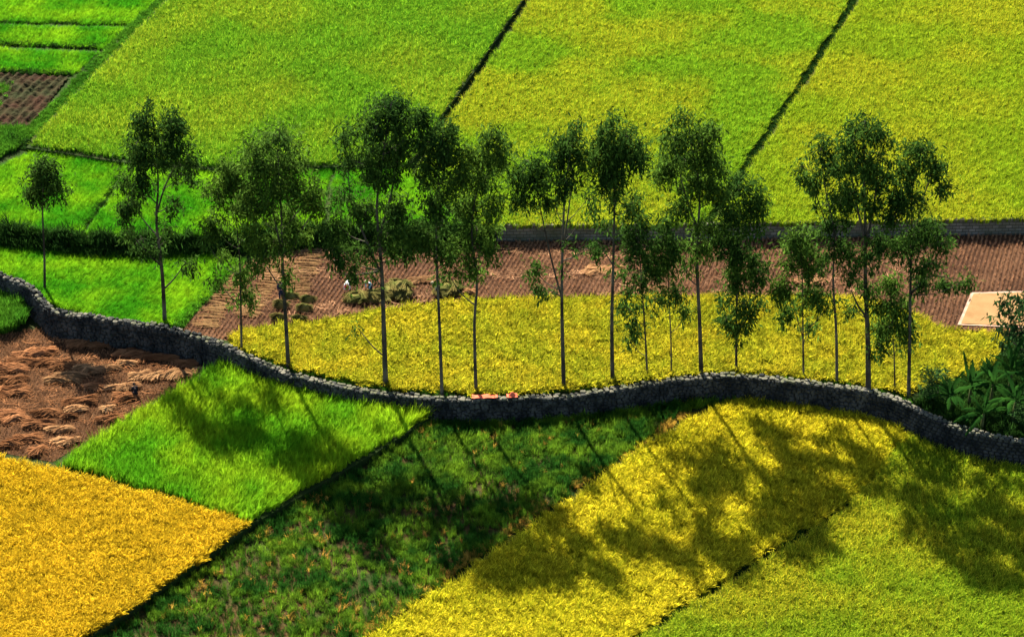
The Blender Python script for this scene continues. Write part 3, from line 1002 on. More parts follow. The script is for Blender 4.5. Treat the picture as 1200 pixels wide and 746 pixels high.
TREES = [
 ((52, 340), [(52, 300), (50, 250), (50, 215), (50, 182)], [(48,193,15,15),(50,208,22,16),(38,222,12,10),(64,222,12,12),(50,228,20,9,.7)], .14,
  "smallest slim tree with a neat round crown, standing alone furthest left", 'leaf', ()),
 ((193, 377), [(190, 320), (185, 260), (183, 220), (181, 180), (178, 135)], [(172,140,19,19),(203,146,16,20),(158,172,18,22),(190,175,26,22),(222,182,12,18),(158,210,18,20),(213,205,16,12),(150,240,10,24),(203,238,9,10,.7),(165,280,12,12,.7),(150,272,8,12,.8),(182,292,8,10,.8),(218,308,12,7,.45),(195,262,8,8,.5)], .21,
  "second tree from left with a dark split crown and bare pale trunk", 'leaf', ([(184, 250), (192, 222), (203, 200), (212, 190)],)),
 ((283, 411), [(282, 350), (280, 300), (277, 240), (274, 195)], [(270,203,15,16),(255,228,18,20),(285,228,14,22),(252,262,13,14,.8),(282,318,15,16,.7),(287,345,14,12,.6),(244,290,9,12,.6),(254,328,9,7,.5),(262,300,8,8,.5)], .12,
  "slim feathery tree just left of the broad third crown, its low twigs over the stubble", 'leaf_b', ()),
 ((338, 430), [(334, 360), (331, 310), (329, 260), (326, 200), (325, 155)], [(327,160,24,16),(298,172,12,16),(308,192,26,18),(342,190,18,18),(322,220,32,18),(364,226,16,16),(295,242,22,16),(332,250,22,12,.8),(318,284,32,12),(352,272,14,9,.8),(308,308,16,12,.6),(336,322,9,10,.4),(372,243,9,10,.6)], .21,
  "broad leafy tree left of the workers, its trunk in front of the small dark sheaves", 'leaf_b', ([(331, 300), (322, 260), (310, 215)],)),
 ((452, 453), [(450, 390), (446, 330), (444, 290), (443, 240), (450, 180), (458, 120)], [(455,124,26,14),(473,140,20,22),(440,150,18,18),(408,166,13,20),(460,174,28,18),(424,192,22,16),(496,140,8,14,.7),(450,205,22,14),(404,236,18,20),(430,246,16,16),(466,246,16,18),(394,264,14,14),(400,298,14,15,.7),(416,320,10,10,.6),(425,300,13,11,.7),(388,320,6,7,.7),(455,276,18,12,.8),(472,294,14,9),(420,386,9,5,.4),(436,322,8,6,.4)], .26,
  "tallest tree of the middle group, thick pale trunk right of the bending workers", 'leaf', ([(446, 320), (430, 285), (412, 240), (406, 190)], [(444, 280), (458, 230), (470, 170)])),
 ((518, 461), [(515, 380), (512, 300), (510, 240), (515, 180), (521, 145)], [(525,146,13,14),(505,168,20,16),(526,176,15,18),(498,195,15,16),(515,215,18,15),(506,240,13,14),(520,256,15,13),(500,276,22,15),(520,294,18,9),(484,272,13,13)], .17,
  "narrow dark tree beside the big round sheaf stack, its crown crossed by the slanting gap", 'leaf', ()),
 ((558, 461), [(556, 380), (557, 330), (555, 270), (560, 210), (575, 165)], [(578,162,17,13),(556,182,17,14),(588,182,11,18),(545,206,16,18),(570,208,20,16),(550,240,22,16),(576,240,15,16),(560,270,22,12),(545,294,22,13),(575,290,14,11,.8),(548,314,16,10,.6),(526,322,13,7,.5)], .17,
  "hazy green tree left of the red cloth lying on the wall", 'leaf_b', ()),
 ((661, 456), [(659, 390), (658, 330), (658, 260), (664, 200), (678, 140)], [(678,146,7,17),(665,170,17,16),(650,190,19,16),(680,186,12,22),(660,210,20,14),(620,190,16,11),(608,210,12,16),(612,234,12,12),(630,214,10,14,.8),(690,236,12,15),(650,236,13,9,.5),(625,318,9,12,.6),(640,340,15,7,.5),(690,292,18,10,.5),(678,262,11,7,.4),(604,240,6,10,.6)], .20,
  "forked tree with a pointed top and thin side stem, right of the red cloth", 'leaf', ([(657, 345), (645, 300), (633, 245), (622, 195)], [(658, 300), (666, 250), (672, 200)])),
 ((718, 449), [(717, 380), (717, 320), (718, 250), (720, 200), (719, 145)], [(718,146,14,13),(735,160,19,16),(705,167,13,18),(728,181,25,16),(745,190,11,18),(716,205,20,13),(726,225,16,10,.8),(710,186,16,14),(736,245,9,7,.5),(700,286,11,8,.5),(708,262,8,7,.35)], .20,
  "tall tree with a high compact crown above the pale straw patch", 'leaf', ([(718, 250), (728, 215), (740, 180)],)),
 ((759, 443), [(756, 390), (752, 330), (748, 290), (743, 240)], [(740,240,12,13),(746,262,14,16),(746,290,16,16),(738,314,13,16),(756,326,9,8,.6),(735,360,12,7,.6),(746,380,15,9,.6),(738,401,9,7,.5),(761,304,10,13),(740,338,12,7,.6)], .10,
  "thin low tree with a ragged lower spray, left one of two slim saplings", 'leaf', ()),
 ((787, 440), [(786, 390), (784, 340), (782, 290), (780, 255)], [(780,260,14,14),(778,285,18,16),(775,314,16,16),(791,345,14,12,.6),(770,350,11,11,.6),(802,366,9,7,.5),(790,300,10,10,.7)], .08,
  "thinnest sapling of the row, right of the ragged one", 'leaf', ()),
 ((822, 440), [(820, 380), (818, 300), (818, 230), (812, 180), (806, 140)], [(805,140,13,13),(790,160,18,16),(820,160,17,18),(800,186,27,16),(834,190,17,16),(780,202,14,16),(815,215,25,16),(800,245,18,13,.8),(840,226,13,14),(830,264,20,12),(815,290,20,11,.7),(800,312,16,11,.5),(838,160,6,10,.7)], .21,
  "tall sunlit-topped tree with pale trunk rising from the highest point of the wall", 'leaf_b', ([(818, 270), (802, 225), (792, 180)],)),
 ((863, 437), [(863, 380), (863, 330), (865, 270), (870, 225)], [(872,222,16,14),(886,240,12,18),(858,246,14,16),(874,262,20,13),(850,280,16,11,.8),(870,300,24,16),(855,325,16,20),(886,320,12,20),(865,355,21,16),(868,380,16,13),(850,376,10,12,.6),(890,360,7,9,.6)], .13,
  "stout bushy tree leafy almost to the ground, right of the sunlit-topped tree", 'leaf', ()),
 ((942, 444), [(941, 390), (939, 340), (938, 300), (939, 270)], [(940,275,16,13),(925,300,18,16),(951,305,18,17),(918,334,12,16),(945,340,16,13,.7),(925,360,11,11,.6),(962,350,11,12,.6),(952,381,13,7,.4),(921,376,5,9,.6),(976,352,7,7,.5)], .10,
  "short leafy tree on the left of the right-hand cluster", 'leaf_b', ([(941, 395), (930, 360), (922, 335)],)),
 ((981, 448), [(980, 390), (978, 330), (976, 270), (968, 220), (960, 170)], [(962,176,15,14),(948,200,14,14,.7),(970,205,14,16),(985,240,16,18),(949,216,11,10,.6),(975,265,16,14),(985,290,16,12),(969,240,12,11,.8),(966,302,13,9,.6)], .15,
  "leaning-crowned tree hugging the left side of the tallest tree in the right cluster", 'leaf', ([(977, 290), (962, 245), (948, 205)],)),
 ((1018, 460), [(1017, 400), (1016, 330), (1016, 260), (1014, 200), (1012, 140)], [(1012,146,16,13),(1000,165,18,15),(1029,166,15,17),(1010,190,26,16),(1026,206,19,16),(990,190,15,16),(1000,225,18,14,.8),(1026,236,18,13,.8),(1010,300,20,11,.7),(995,316,11,12,.6),(1031,284,16,11),(1015,336,14,9,.5),(999,358,9,6,.4)], .26,
  "tallest tree of the right cluster with a dark conical top and thick trunk", 'leaf', ([(1016, 290), (1004, 240), (996, 190)], [(1016, 280), (1026, 230), (1030, 180)], [(1017, 372), (1006, 360), (998, 342)])),
 ((1065, 464), [(1066, 400), (1067, 330), (1068, 270), (1072, 220), (1083, 172)], [(1080,178,18,13),(1098,196,13,14),(1065,196,14,14),(1100,220,14,9,.7),(1055,220,14,18),(1075,236,16,10,.6),(1050,250,16,14),(1080,266,22,12),(1100,286,16,11),(1060,286,20,12),(1086,310,20,9,.8),(1110,330,18,7,.7),(1075,330,14,9,.6),(1131,331,9,7,.7)], .18,
  "last tall tree on the right, open crowned, a low branch reaching towards the pale mat", 'leaf', ([(1068, 300), (1078, 250), (1092, 205)], [(1067, 345), (1090, 325), (1122, 330)])),
 ((1049, 460), [(1048, 420), (1047, 380), (1045, 350), (1043, 328)], [(1045,335,16,11),(1035,355,16,13),(1056,360,14,14),(1040,385,18,14),(1061,385,11,12,.7),(1030,405,12,10,.6),(1051,405,10,7,.5)], .08,
  "low young tree with dense leaves between the two right-hand trunks", 'leaf_b', ()),
]
for i, (base, path, blobs, rad, lab, lm, es) in enumerate(TREES):
    tree(base, path, blobs, rad, lab, 100 + i, lm, extra_stems=es)
# broad-leaved tree reaching in at the right edge
tree((1222, 440), [(1216, 410), (1208, 385), (1204, 360), (1198, 340)], [(1192,352,22,14,.8),(1182,368,16,16,.7),(1205,368,20,20,.7),(1190,388,16,14,.6),(1176,394,8,8,.5),(1210,395,16,14,.8),(1225,375,20,30,.8),(1172,350,8,7,.5)], .12,
     "broad-leaved tree reaching in from the right edge over the pale mat", 300, 'broad_leaf', size=.55, per=9, dens=.06, name="broadleaf_tree", group=None)

# ------------------------------------------------------------------ shrubs and bananas
def shrub(px, py, z, blobs, label, seed, mat='broad_leaf', size=.3):
    r = random.Random(seed)
    b = G(px, py, z); k = pxm(b)
    root = empty("shrub", b, label, "shrub")
    mb, Vl, Fl = MB(), [], []
    for cx, cy, rx, ry in blobs:
        c = V(cx, cy, b.y + r.uniform(-.3, .3))
        mb.tube([b, b.lerp(c, .6) + Vector((0, 0, -.1)), c], [.05, .035, .015], 5)
        for _ in range(int(rx * ry * .16)):
            u = Vector((r.gauss(0, .5), r.gauss(0, .5), r.gauss(0, .5)))
            if u.length > 1: u.normalize()
            leaf_quads(Vl, Fl, c + Vector((u.x * rx / k, u.y * rx / k, u.z * ry / k * 1.1)), 12, .16, size, r, droop=.2)
    mb.build("stem", M['bark'], root)
    me = bpy.data.meshes.new("foliage"); me.from_pydata(Vl, [], Fl); me.update()
    link("foliage", me, M[mat], root)
shrub(1096, 472, 0, [(1090,440,14,10),(1100,452,16,14),(1086,456,12,12),(1106,438,8,8)], "round dark shrub on the wall left of the banana plants", 1)
shrub(1188, 425, 0, [(1185,405,14,10),(1198,400,14,14),(1205,415,12,14)], "dark bush behind the banana plants under the edge tree", 2)
shrub(1205, 500, 0, [(1198,480,14,14),(1210,470,14,16),(1190,495,10,10)], "dark bush low on the right edge behind the wall", 3)

crop("undergrowth", [(1075, 470), (1090, 458), (1130, 440), (1165, 420), (1190, 398), (1260, 390), (1300, 520), (1200, 512), (1130, 500), (1095, 488)], Z1, .5, .3, bank_t, mBank, "dark undergrowth beneath the banana plants", cat='undergrowth')
def banana(px, py, leaves, label, seed, hgt=1.3):
    r = random.Random(seed)
    b = G(px, py, 0)
    root = empty("banana_plant", b, label, "banana plant", "banana plants behind the wall end")
    st = MB()
    st.tube([b + Vector((0, 0, -.1)), b + Vector((.02, 0, hgt * .5)), b + Vector((.03, .02, hgt))], [.15, .12, .08], 9)
    st.build("stem", M['banana_stem'], root)
    top = b + Vector((.03, .02, hgt))
    leaves = leaves + [(az + 35, L * .95, rise * .8, w) for az, L, rise, w in leaves] + [(r.uniform(0, 360), 2.3, 1.4, .3)]
    for az, L, rise, w in leaves:
        az += r.uniform(-25, 25); L *= r.uniform(.75, 1.25); rise = min(1.45, rise + r.uniform(-.1, .4)); w *= r.uniform(.8, 1.15)
        mb = MB()
        a = R(az)
        d = Vector((math.cos(a), math.sin(a), 0)); side = Vector((-d.y, d.x, 0))
        n = 16
        vs, fs = [], []
        bend_ = r.uniform(-.3, .3)
        for i in range(n + 1):
            t = i / n
            out = L * (math.cos(rise) * t + .15 * t * t)
            z = L * (math.sin(rise) * t - .75 * math.cos(rise) * t * t * .9)
            c = top + d * out + side * (bend_ * L * t * t) + Vector((0, 0, z))
            lt = max(0, (t - .14) / .86)
            ww = w * BAN_W * (math.sin(math.pi * min(1, lt ** .75)) ** .6 if lt > 0 else 0) + .015
            ww2 = ww * (1 + .12 * math.sin(i * 2.7 + seed))
            fold = ww * .35
            e1 = r.uniform(-.05, .05)
            vs += [c + side * ww2 + Vector((0, 0, -fold + e1)), c + side * ww * .45 + Vector((0, 0, -fold * .1)), c + Vector((0, 0, .02)), c - side * ww * .45 + Vector((0, 0, -fold * .1)), c - side * ww + Vector((0, 0, -fold - e1))]
        for i in range(n):
            for q in range(4):
                if q in (0, 3) and r.random() < .14: continue      # torn edge
                fs.append((i * 5 + q, i * 5 + q + 1, (i + 1) * 5 + q + 1, (i + 1) * 5 + q))
        mb.add(vs, fs)
        mb.build("leaf", M['banana_leaf'], root)
BAN_W = .58
BAN = [
 (1112, 485, [(150, 2.4, 1.0, .36), (60, 2.2, 1.2, .34), (20, 2.2, .75, .36), (200, 2.0, .6, .34), (280, 1.9, .5, .36), (330, 2.1, .6, .36), (90, 2.0, 1.35, .3)], "leftmost banana plant, next to the round shrub, one leaf arching left"),
 (1135, 478, [(80, 2.6, 1.3, .36), (30, 2.4, .8, .36), (140, 2.4, .9, .34), (190, 2.1, .5, .36), (310, 2.1, .55, .38), (260, 1.9, .5, .36)], "banana plant with an upright bright leaf, second from the left"),
 (1160, 480, [(120, 2.8, 1.1, .36), (70, 2.4, 1.25, .34), (10, 2.4, .7, .36), (170, 2.2, .6, .36), (290, 2.2, .5, .38), (230, 2.0, .5, .36)], "banana plant with the long leaf pointing up and left, under the mat"),
 (1150, 505, [(20, 2.2, .6, .36), (160, 2.2, .6, .36), (210, 1.9, .5, .34), (330, 2.0, .6, .36), (100, 2.1, 1.2, .34)], "lowest banana plant, close behind the coursed part of the wall"),
 (1182, 462, [(85, 2.6, 1.35, .34), (40, 2.4, .9, .36), (130, 2.3, 1.0, .34), (180, 2.2, .6, .36), (300, 2.1, .5, .36), (350, 2.1, .6, .36)], "rearmost banana plant with a curled upright leaf, in front of the dark bush"),
 (1186, 500, [(70, 2.3, 1.2, .36), (150, 2.4, .7, .36), (200, 2.1, .5, .36), (300, 2.0, .5, .36), (10, 2.0, .6, .36)], "banana plant nearest the right edge just above the wall"),
]
for i, (x, y, lv, lab) in enumerate(BAN): banana(x, y, lv, lab, 40 + i, hgt=1.5 + .35 * (i % 3))

# ------------------------------------------------------------------ straw
def strands(mb, c, yaw, L, W, Ht, n, r, fan=.25, w=.018, tie=None):
    """a lying bundle of stalks, humped in the middle; tie = where along it is bound"""
    cy, sy = math.cos(yaw), math.sin(yaw)
    for _ in range(n):
        u = r.gauss(0, .42); v = r.random() ** .6
        lat = max(-1, min(1, u))
        hz = Ht * v * (1 - .75 * lat * lat)
        l = L * r.uniform(.75, 1.1)
        sh = r.uniform(-.12, .12) * L
        da = r.gauss(0, fan)
        pts = []
        for i in range(4):
            t = i / 3 - .5
            x = t * l + sh
            sq = 1.0 if tie is None else (.35 + 1.3 * abs(t - tie))
            y = lat * W * .5 * sq + t * l * math.sin(da) * .5
            z = hz * (1 - 1.6 * t * t) * (1 if tie is None else (.6 + .5 * sq)) + .02 + r.uniform(0, .02)
            pts.append(Vector((c[0] + x * cy - y * sy, c[1] + x * sy + y * cy, c[2] + z)))
        d = Vector((-sy, cy, r.uniform(-.9, .9))).normalized() * w
        vs = []
        for i, p in enumerate(pts):
            k = d * (1 if i < 3 else .4)
            vs += [p + k, p - k]
        mb.add(vs, [(0, 1, 3, 2), (2, 3, 5, 4), (4, 5, 7, 6)])


def mound(mb, c, yaw, L, W, H, seed, n=10):
    """the packed body under the loose stalks"""
    bm = bmesh.new()
    bmesh.ops.create_icosphere(bm, subdivisions=3, radius=1)
    cy, sy = math.cos(yaw), math.sin(yaw)
    vs = []
    for v in bm.verts:
        p = v.co
        f = 1 + .3 * mnoise.noise(p * 1.8 + Vector((seed, seed * .7, 0)))
        x, y, z = p.x * L * .5 * f, p.y * W * .5 * f, max(-.02, p.z) * H * f
        vs.append((c[0] + x * cy - y * sy, c[1] + x * sy + y * cy, c[2] + z))
    mb.add(vs, [[v.index for v in f.verts] for f in bm.faces]); bm.free()


def straw_pile(px, py, wpx, hpx, label, seed, mat, z, name="straw_heap", cat="straw heap", group=None, nb=None, hz=.28, blen=1.5):
    r = random.Random(seed)
    b = G(px, py, z); k = pxm(b)
    Lw, Dw = 1.2 * wpx / k, hpx / (k * sp) * .75
    mb = MB()
    nb = nb or max(3, int(Lw * Dw * 2.6) + 2)
    for i in range(nb):
        u, v = r.uniform(-.5, .5), r.uniform(-.5, .5)
        c = (b.x + u * max(0, Lw - .8), b.y + v * max(0, Dw - .5), z + .02 + .12 * r.random())
        yaw = r.gauss(.25, .35)
        bl = min(blen, Lw * .8) * r.uniform(.8, 1.2)
        mound(mb, (c[0], c[1], z), yaw, bl * .6, .3, hz * .35, seed + i)
        strands(mb, c, yaw, bl, .55, hz * r.uniform(.8, 1.3), 80, r, fan=.35, w=.02)
        strands(mb, c, yaw + r.uniform(.3, .9), bl * .6, .5, hz * r.uniform(.5, 1.1), 18, r, fan=.6, w=.016)
    o = mb.build(name, mat, None, smooth=False)
    # origin at the base of the heap
    o.data.transform(Matrix.Translation(-b)); o.location = b
    return tag(o, label, cat, group)

gp = "straw heaps on the brown plot below the wall"
PILES = [
 (97, 401, 26, 10, "dark brown straw heap near the wall, left of a close pair", 0), (116, 404, 22, 11, "dark brown straw heap near the wall, right of a close pair", 0),
 (44, 412, 36, 11, "long ridge of brown straw at the upper left of the plot", 0), (36, 423, 40, 10, "long brown straw ridge directly below the upper left one", 0),
 (72, 426, 30, 8, "thin straw line trailing right from the left ridges", 0), (12, 430, 30, 10, "brown straw heap at the left edge, highest one there", 0),
 (152, 413, 28, 9, "brown straw heap near the wall halfway along it", 0), (186, 418, 42, 7, "long flat straw row close under the wall", 0),
 (221, 424, 24, 9, "brown straw heap at the right end under the wall", 0), (114, 431, 40, 9, "long pale straw heap in the middle of the plot", 1),
 (149, 425, 16, 7, "small pale star-shaped straw heap between longer rows", 1), (76, 441, 36, 15, "wide tan straw heap left of the dark shadow patch", 1),
 (14, 444, 30, 9, "flat brown straw heap at the left edge, second down", 0), (12, 457, 42, 16, "big sprawling brown straw heap at the left edge", 0),
 (109, 452, 20, 11, "brown straw heap lying inside the small tree shadow", 0), (176, 440, 34, 11, "pale straw heap in the row near the green field", 1),
 (207, 437, 26, 9, "tan straw heap at the right end of the row near the green field", 1), (232, 433, 16, 7, "little straw heap in the far right corner of the plot", 1),
 (142, 452, 26, 9, "tan straw heap left of the crouching dark figure", 1), (143, 464, 22, 10, "brown straw heap just below and left of the crouching figure", 0),
 (94, 468, 24, 12, "mid-brown straw heap below the shadow patch", 0), (90, 478, 18, 7, "small pale straw heap below the mid-brown one", 1),
 (58, 482, 26, 10, "brown straw heap in the lower middle, left of a thinner one", 0), (79, 487, 18, 7, "thin brown straw heap in the lower middle", 0),
 (128, 477, 15, 8, "small pale straw heap nearest the green field edge", 1), (131, 489, 24, 9, "low brown straw heap beside the lower green field edge", 0),
 (10, 486, 30, 17, "large dark brown straw heap at the left edge, lower down", 0), (45, 496, 26, 12, "dark straw heap with deep shadow near the gold field", 0),
 (70, 503, 20, 9, "pale straw heap near the bottom of the plot", 1), (28, 512, 28, 9, "brown straw heap close above the gold rice at left", 0),
 (78, 515, 24, 8, "pale straw heap lowest in the plot, by the field corner", 1), (8, 520, 20, 8, "straw heap in the bottom left corner of the plot", 0),
 (48, 527, 20, 7, "thin straw heap touching the edge of the gold rice", 0),
]
for i, (x, y, w, h, lab, pale) in enumerate(PILES):
    straw_pile(x, y + 3, w, h, lab, 500 + i, M['straw_pale' if pale else 'straw'], Z0, group=gp)
# loose straw and swaths in the harvested field
straw_pile(707, 318, 40, 12, "pale scattered straw patch on the stubble behind the tall tree", 600, M['straw_pale'], 0, name="scattered_straw", cat="straw", hz=.16)
straw_pile(497, 330, 26, 12, "pale loose straw right of the round sheaf stack", 601, M['straw_pale'], 0, name="scattered_straw", cat="straw", hz=.12)
straw_pile(762, 340, 26, 9, "pale straw patch behind the two slim saplings", 602, M['straw_pale'], 0, name="scattered_straw", cat="straw", hz=.14)
straw_pile(950, 330, 30, 7, "pale straw line behind the short leafy tree at right", 603, M['straw_pale'], 0, name="scattered_straw", cat="straw", hz=.14)

M['swath'] = leafmat("laid_cut_rice", (0.33, 0.20, 0.085), (0.24, 0.135, 0.06), pscale=.8, trans=.15, var=.35)
def swath(pxs, label, seed, width=2.0):
    r = random.Random(seed)
    mb = MB()
    path = smooth_path([G(x, y, 0) for x, y in pxs], .38)
    b = path[0].copy()
    for i in range(len(path) - 1):
        p = path[i]; d = path[i + 1] - p
        strands(mb, (p.x + r.uniform(-.15, .15), p.y, .03), math.atan2(d.y, d.x) - 1.35 + r.gauss(0, .12), width * r.uniform(.75, 1.1), .4, .13, 26, r, fan=.12, w=.018)
    o = mb.build("straw_swath", M['swath'], None, smooth=False)
    o.data.transform(Matrix.Translation(-b)); o.location = b
    return tag(o, label, "straw swath", "cut rice laid out in swaths")
swath([(369, 290), (357, 312), (346, 338), (341, 352)], "long pale swath of laid cut rice beside the broad tree's trunk", 1, 2.2)
swath([(331, 305), (312, 335), (288, 372)], "middle swath of laid cut rice left of the broad tree's trunk", 2, 1.9)
swath([(282, 322), (262, 350), (238, 385)], "leftmost swath of laid cut rice near the grass edge", 3, 1.9)

def sheaf(px, py, wpx, label, seed, hz=.5, yaw=.1, name="rice_sheaf", cat="rice sheaf", group="small dark sheaves on the stubble", mat=None, width=.7):
    r = random.Random(seed)
    b = G(px, py, 0); L = wpx / pxm(b)
    mb = MB()
    mound(mb, (b.x, b.y, 0), yaw, L * .85, width, hz * .8, seed)
    strands(mb, (b.x, b.y, 0), yaw, L, width * 1.15, hz, 170, r, fan=.14, w=.018, tie=.15)
    o = mb.build(name, mat or M['sheaf'], None, smooth=False)
    o.data.transform(Matrix.Translation(-b)); o.location = b
    return tag(o, label, cat, group)
for i, (x, y, lab) in enumerate([(341, 350, "rice sheaf right of the trunk, at the foot of the long swath"), (362, 354, "rice sheaf furthest right of the small dark group"),
                                 (357, 364, "rice sheaf second furthest right, below the furthest"), (330, 360, "rice sheaf left of the trunk, just below the walker"),
                                 (327, 375, "rice sheaf left of the trunk, nearest the yellow rice"), (351, 377, "rice sheaf right of the trunk, nearest the yellow rice")]):
    sheaf(x, y, 18, lab, 700 + i, hz=.75, yaw=.05 * (i % 3))

def stack(px, py, Rr, Ht, label, seed, name="sheaf_stack", flat=1.0, n=14, mat=None):
    r = random.Random(seed)
    b = G(px, py, 0)
    mb = MB()
    mound(mb, b, .2, Rr * 1.9, Rr * 1.6 * flat, Ht * .85, seed)
    for i in range(n):
        a = 2 * math.pi * i / n + r.uniform(-.2, .2)
        q = r.choice((.35, .6, .75))
        c = (b.x + Rr * q * math.cos(a), b.y + Rr * q * flat * math.sin(a), Ht * (1 - q) * .9)
        strands(mb, c, a + math.pi / 2 + r.gauss(0, .25), Rr * 1.25, .55, .35, 75, r, fan=.2, w=.022)
    o = mb.build(name, mat or M['sheaf'], None, smooth=False)
    o.data.transform(Matrix.Translation(-b)); o.location = b
    return tag(o, label, "sheaf stack")
stack(467, 345, 1.25, 1.35, "big round stack of cut rice with a pale pole leaning out", 1)
stack(419, 352, 1.1, .7, "low yellowish stack of cut rice right of the person in the red hat", 2, flat=.6, n=9)
stack(440, 351, 1.1, .75, "low dark stack of cut rice behind the thick pale trunk", 3, flat=.6, n=9)
stack(526, 343, 1.25, .95, "greenish stack of cut rice between two slender trunks", 4, flat=.7, n=11)
straw_pile(548, 345, 18, 9, "small pale tuft of straw beside the greenish stack", 604, M['straw_pale'], 0, hz=.3)
mb = MB()
pa = G(479, 350, 0); pb = pa + Vector((-.62, .5, .85))
mb.tube([pa, pa.lerp(pb, .5), pb], [.05, .05, .045], 8)
o = mb.build("wooden_pole", cloth("pale_wood", (.75, .70, .6)), None); o.data.transform(Matrix.Translation(-pa)); o.location = pa
tag(o, "short pale pole leaning against the big round rice stack", "pole")

# ------------------------------------------------------------------ drying mat with grain
mz = .03
mat_px = [(1138, 343), (1215, 341), (1222, 385), (1122, 381)]
mp_ = [G(x, y, mz) for x, y in mat_px]
mroot = empty("drying_mat", sum(mp_, Vector()) / 4, "pale rectangular drying mat spread with grain on the stubble at right", "drying mat")
def quad_grid(c, n, zf):
    vs, fs = [], []
    for j in range(n + 1):
        for i in range(n + 1):
            u, v = i / n, j / n
            p = c[0].lerp(c[1], u).lerp(c[3].lerp(c[2], u), v)
            vs.append((p.x, p.y, p.z + zf(u, v, p)))
    for j in range(n):
        for i in range(n): fs.append((j * (n + 1) + i, j * (n + 1) + i + 1, (j + 1) * (n + 1) + i + 1, (j + 1) * (n + 1) + i))
    return vs, fs
cen = sum(mp_, Vector()) / 4
vs, fs = quad_grid(mp_, 40, lambda u, v, p: .05 * max(0, 1 - min(u, 1 - u, v, 1 - v) / .04) + .02 * mnoise.noise(p * 2))
mb = MB(); mb.add(vs, fs)
mb.build("sheet", solidmat("tarpaulin", (.30, .15, .10), (.36, .27, .20), 1.5, rough=.7), mroot)
gq = [cen + (p - cen) * .92 for p in mp_]
vs, fs = quad_grid(gq, 90, lambda u, v, p: .045 + .012 * mnoise.noise(p * 1.1) + .006 * mnoise.noise(p * 4))
mb = MB(); mb.add(vs, fs)
mb.build("grain", solidmat("spread_grain", (.235, .14, .062), (.18, .10, .042), 0.9, bump=.03, bscale=20), mroot)

# red cloths on the wall
def rag(px, py, L, Wd, label, seed, peak):
    b = G(px, py, .28)
    p, d = min(((q, i) for i, q in enumerate(WALL)), key=lambda t: (t[0].to_2d() - b.to_2d()).length)
    dr = (WALL[d + 1] - WALL[d]); dr.z = 0; dr.normalize(); nr = Vector((dr.y, -dr.x, 0))
    zt = wall_h(p.x) + .13
    b = Vector((p.x, p.y, zt))
    c = [b - dr * L / 2 - nr * Wd / 2, b + dr * L / 2 - nr * Wd / 2, b + dr * L / 2 + nr * Wd / 2, b - dr * L / 2 + nr * Wd / 2]
    vs, fs = quad_grid(c, 24, lambda u, v, q: peak * math.exp(-((u - .5) ** 2 + (v - .5) ** 2) * 14) + .09 * (mnoise.noise(q * 2.5 + Vector((seed, 0, 0))) + .4))
    mb = MB(); mb.add(vs, fs)
    o = mb.build("red_cloth", cloth("red_cloth_%s" % ("a" if seed == 1 else "b"), (.62, .13, .07)), None)
    o.data.transform(Matrix.Translation(-b)); o.location = b
    sm = o.modifiers.new("thick", 'SOLIDIFY'); sm.thickness = .02
    tag(o, label, "cloth")
rag(566, 464, 1.9, .5, "long flat red cloth lying along the wall top by a trunk", 1, .02)
rag(599, 464, .8, .55, "small crumpled red cloth heaped on the wall top", 2, .3)

# ------------------------------------------------------------------ people
def skin_mesh(name, joints, edges, root, mat, parent, levels=2):
    bm = bmesh.new()
    sk = bm.verts.layers.skin.verify()
    vs = {}
    for k, (p, rad) in joints.items():
        v = bm.verts.new(p); v[sk].radius = (rad, rad) if not isinstance(rad, tuple) else rad
        v[sk].use_root = (k == root)
        vs[k] = v
    for a, b in edges: bm.edges.new((vs[a], vs[b]))
    me = bpy.data.meshes.new(name); bm.to_mesh(me); bm.free()
    o = link(name, me, mat, None)
    md = o.modifiers.new("skin", 'SKIN'); md.use_smooth_shade = True
    o.modifiers.new("sub", 'SUBSURF').levels = 1
    o.modifiers["sub"].render_levels = levels
    o.parent = parent
    return o


